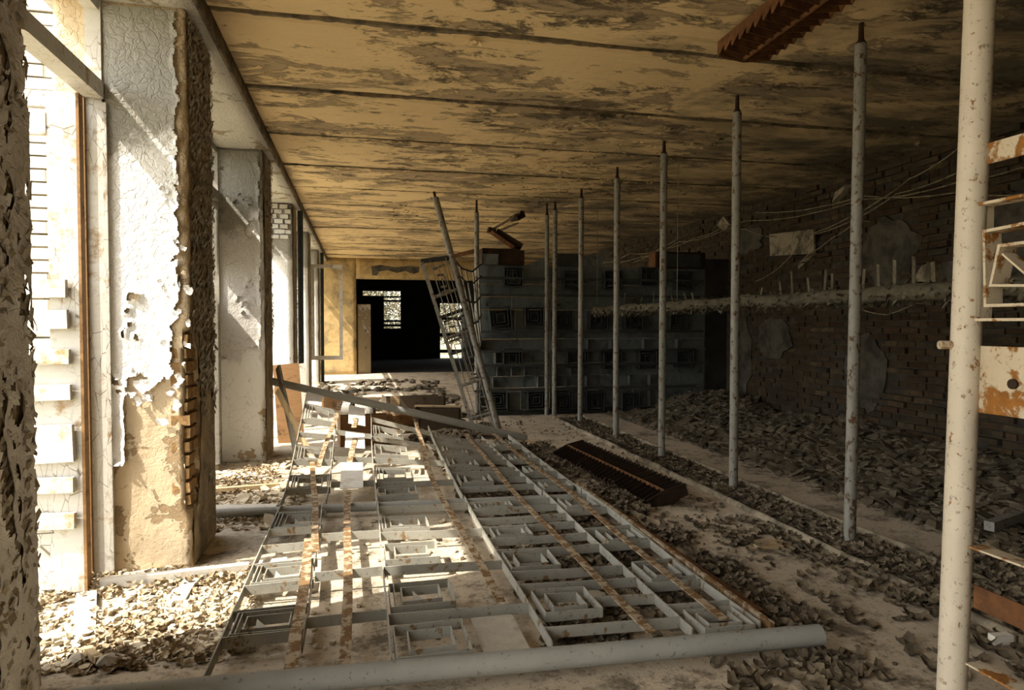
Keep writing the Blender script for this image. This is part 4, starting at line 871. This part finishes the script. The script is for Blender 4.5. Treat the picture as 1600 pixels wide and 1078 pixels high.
# ------------------------------------------------------------------ rubble bank along the brick wall
def bank_h(x, y):
    a = max(0.0, min(1.0, (x - 4.1) / 1.9)); b = .55 + .45 * nz(y, 3, 3, .8)
    e = max(0.0, 1 - ((x - 5.4) / .9) ** 2 - ((y - 9.6) / 1.2) ** 2) * .3
    return (a ** 1.3) * .26 * b + e * .8 + .025 * nz(x, y, 1, 6) * (a > 0)
mb = MB(); vs = []; fs = []; nx_, ny_ = 40, 150
for i in range(nx_ + 1):
    for j in range(ny_ + 1):
        x = 4.0 + 2.05 * i / nx_; y = 2.0 + 8.15 * j / ny_; vs.append((x, y, max(.0, bank_h(x, y)) + (.004 if i else -.01)))
for i in range(nx_):
    for j in range(ny_): fs.append((i * (ny_ + 1) + j, (i + 1) * (ny_ + 1) + j, (i + 1) * (ny_ + 1) + j + 1, i * (ny_ + 1) + j + 1))
mb.add(vs, fs, True); tag(mb.build('rubble_bank', 'rubble'), 'bank of dusty rubble heaped along the foot of the brick wall', 'rubble', kind='stuff')

# ------------------------------------------------------------------ leaves, chips and stones
def leaf_mesh(k):
    rr = random.Random(100 + k); mb = MB(); n = 5; vs = []; fs = []; L = 1.0; cu = rr.uniform(.1, .45); fo = rr.uniform(.1, .4)
    for i in range(n):
        u = i / (n - 1); w = (.08 + .62 * math.sin(math.pi * (u * .85 + .08)) ** .8) * (1 + .25 * rr.uniform(-1, 1)) * .5
        zc = cu * (2 * u - 1) ** 2 + .05
        vs += [(u - .5, -w, zc + fo * w * 1.2 + rr.uniform(0, .08)), (u - .5, 0, zc), (u - .5, w, zc + fo * w * 1.2 + rr.uniform(0, .08))]
    mz = min(v[2] for v in vs); vs = [(a, b, c - mz) for a, b, c in vs]
    for i in range(n - 1):
        for j in range(2): fs.append((3 * i + j, 3 * i + j + 1, 3 * i + 4 + j, 3 * i + 3 + j))
    mb.add(vs, fs); return mb
LM = [leaf_mesh(k) for k in range(8)]; LMm = {m_: [] for m_ in ('leaf', 'leafwarm')}
for m_ in LMm:
    for b in LM: me = b.mesh('dry_leaf'); me.materials.append(M[m_]); LMm[m_].append(me)
def add_leaf(mb, p, s_, rz, rx):
    b = R.choice(LM); m_ = Matrix.Translation(p) @ Matrix.Rotation(rz, 4, 'Z') @ Matrix.Rotation(rx, 4, 'X') @ Matrix.Scale(s_, 4); mb.add([m_ @ v for v in b.v], b.f)
def bedz(x, y): return bank_h(x, y) if x > 4.05 and 2.0 < y < 10.1 else 0.0
ZONES = [  # name, label for singles, x0,x1,y0,y1, count, singles, mat
    ('leaf', 'dry grey-brown leaf lying in the trough between the kerbs', 2.89, 3.21, 2.3, 9.5, 3000, 80, 'trough leaves'),
    ('leaf', 'dry curled leaf on the floor beneath the rusted grille of the cream post', 2.55, 4.3, 1.95, 3.3, 2600, 70, 'leaves by the cream post'),
    ('leaf', 'dry leaf caught along the rusty edge of the fallen grille', 1.80, 2.12, 2.5, 7.6, 1300, 40, 'leaves along the grille edge'),
    ('leaf', 'dry leaf lying under the bars of the fallen grille', 0.78, 1.68, 2.62, 7.4, 3600, 40, 'leaves under the grille'),
    ('leafwarm', 'russet dry leaf in the window light by the door pier', -1.62, -.52, 2.95, 4.08, 1500, 35, 'leaves by the door'),
    ('leafwarm', 'russet dry leaf below the second window opening', -1.33, -.60, 4.85, 7.2, 1500, 25, 'leaves under the second window'),
    ('leaf', 'dry leaf on the bare strip of floor beside the crumbling kerb', 2.25, 2.82, 2.15, 4.4, 620, 30, 'leaves beside the kerb'),
    ('leaf', 'dry leaf by the open end of the front pipe', 1.35, 2.05, 2.2, 2.5, 90, 30, 'leaves at the front pipe'),
]
for mt, lab, x0, x1, y0_, y1_, cnt, single, grp in ZONES:
    mb = MB(); pts = []
    for k in range(cnt):
        x, y = R.uniform(x0, x1), R.uniform(y0_, y1_)
        if nz(x, y, 6, 1.8) < -.12 and R.random() < .8 and 'trough' not in grp: continue
        pts.append((x, y))
    def seen(p): q = proj((p[0], p[1], .03)); return (q[2] if (0 < q[0] < 1600 and 0 < q[1] < 1075 and not 1465 < q[0] < 1530) else 99)
    pts.sort(key=seen)
    for i, (x, y) in enumerate(pts):
        s_ = R.uniform(.035, .085) if mt == 'leaf' else R.uniform(.018, .05)
        lay = R.uniform(0, .03) if cnt > 1000 else 0; near_pipe = abs(y - 2.55) < .08
        if near_pipe: continue
        if i < single:
            o = obj('dry_leaf', R.choice(LMm[mt]), mt, None, (x, y, bedz(x, y)), (R.gauss(0, .08), R.gauss(0, .08), R.uniform(0, 6.28))); o.scale = (s_ * 1.25,) * 3; tag(o, lab, 'leaf', grp)
        else: add_leaf(mb, Vector((x, y, bedz(x, y) + lay)), s_, R.uniform(0, 6.28), R.gauss(0, .5))
    tag(mb.build('leaf_litter', mt), 'litter of ' + lab.split(' lying')[0].replace('leaf', 'leaves', 1).replace(' on the floor', '') + ', ' + grp, 'leaves', kind='stuff')
def chips(name, label, mat, x0, x1, y0_, y1_, cnt, single, grp, smin, smax, thr=-.3, lumps=.25, slab_lab=None):
    mb = MB(); pts = []
    for k in range(cnt):
        x, y = R.uniform(x0, x1), R.uniform(y0_, y1_)
        if nz(x, y, 2, 1.6) > thr: pts.append((x, y))
    pts.sort(key=lambda p: proj((p[0], p[1], .05))[2] if 0 < proj((p[0], p[1], .05))[0] < 1600 and proj((p[0], p[1], .05))[1] < 1075 else 99)
    for i, (x, y) in enumerate(pts):
        s_ = smin + (smax - smin) * R.random() ** 2; z = bedz(x, y); b = MB() if i < single else mb
        if i < single: s_ = max(s_, (smin + smax) * .5)
        if R.random() < lumps: b.lump(Vector((x, y, z + s_ * .22)), s_ * .55, s_ * .45, s_ * .36, R)
        else:
            k = R.choice((4, 5, 6)); a0 = R.uniform(0, 6.28); tl = R.gauss(0, .22); tl2 = R.gauss(0, .22)
            pp = [(s_ * R.uniform(.45, .8) * math.cos(a0 + 6.283 * j / k), s_ * R.uniform(.4, .75) * math.sin(a0 + 6.283 * j / k)) for j in range(k)]
            q = [Vector((x + a, y + c, z + .004 + a * tl + c * tl2)) for a, c in pp]; lo = min(v.z for v in q) - z
            q = [v - Vector((0, 0, lo - .001)) for v in q]; b.slab(q, R.uniform(.006, .02))
        if i < single: tag(b.build(name, mat), label, 'rubble', grp)
    tag(mb.build('rubble_litter', mat), 'crumbled ' + label.split(' ', 1)[1] + ', fine litter', 'rubble', kind='stuff')
chips('plaster_chip', 'sooty broken plaster shard on the bank below the brick wall', 'chip', 3.8, 5.98, 2.6, 10.0, 9000, 80, 'shards on the wall bank', .025, .13, -.7, .25)
chips('plaster_chip', 'pale broken plaster shard on the sunlit floor by the door', 'chippale', -1.62, -.5, 3.0, 4.15, 1900, 45, 'shards by the door', .007, .04, -.1, .15)
chips('plaster_chip', 'pale plaster shard below the second window opening', 'chippale', -1.38, -.45, 4.8, 7.2, 1100, 25, 'shards under the second window', .02, .09, -.1, .3)
chips('plaster_chip', 'dusty rubble lump behind the leaning grille', 'chip', .2, 1.75, 7.9, 11.2, 1500, 25, 'rubble behind the grille', .03, .13, -.05, .6)
chips('plaster_chip', 'far rubble lump strewn before the dark doorway', 'chip', -.9, 1.8, 11.2, 17, 700, 10, 'rubble before the doorway', .05, .2, .1, .5)
chips('plaster_chip', 'tiny plaster crumb on the bare concrete strip', 'chip', 1.9, 2.8, 2.3, 9.5, 500, 10, 'crumbs on the bare strip', .012, .035, -.2, .6)
chips('plaster_chip', 'pale crumb on the concrete under the grille bars', 'chippale', -.5, .7, 2.65, 4.9, 260, 15, 'crumbs under the grille', .012, .04, .0, .5)
# two scraps of paper in the window light
for px, py, s_, r_, lab in ((230, 895, .10, .3, 'small white paper scrap by the long batten'), (385, 742, .24, .1, 'crumpled white sheet below the second window')):
    q = onz(px, py, 0.003); mb = MB(); vs = []
    for a in range(5):
        for b in range(5):
            u, v = (a / 4 - .5) * s_ * 1.35, (b / 4 - .5) * s_; vs.append(q + Vector((u * math.cos(r_) - v * math.sin(r_), u * math.sin(r_) + v * math.cos(r_), .002 + .02 * abs(nz(u + px, v, 2, 6)))))
    mb.add(vs, [(5 * a + b, 5 * a + 5 + b, 5 * a + 6 + b, 5 * a + 1 + b) for a in range(4) for b in range(4)], True); tag(mb.build('paper_sheet', 'paper'), lab, 'paper')
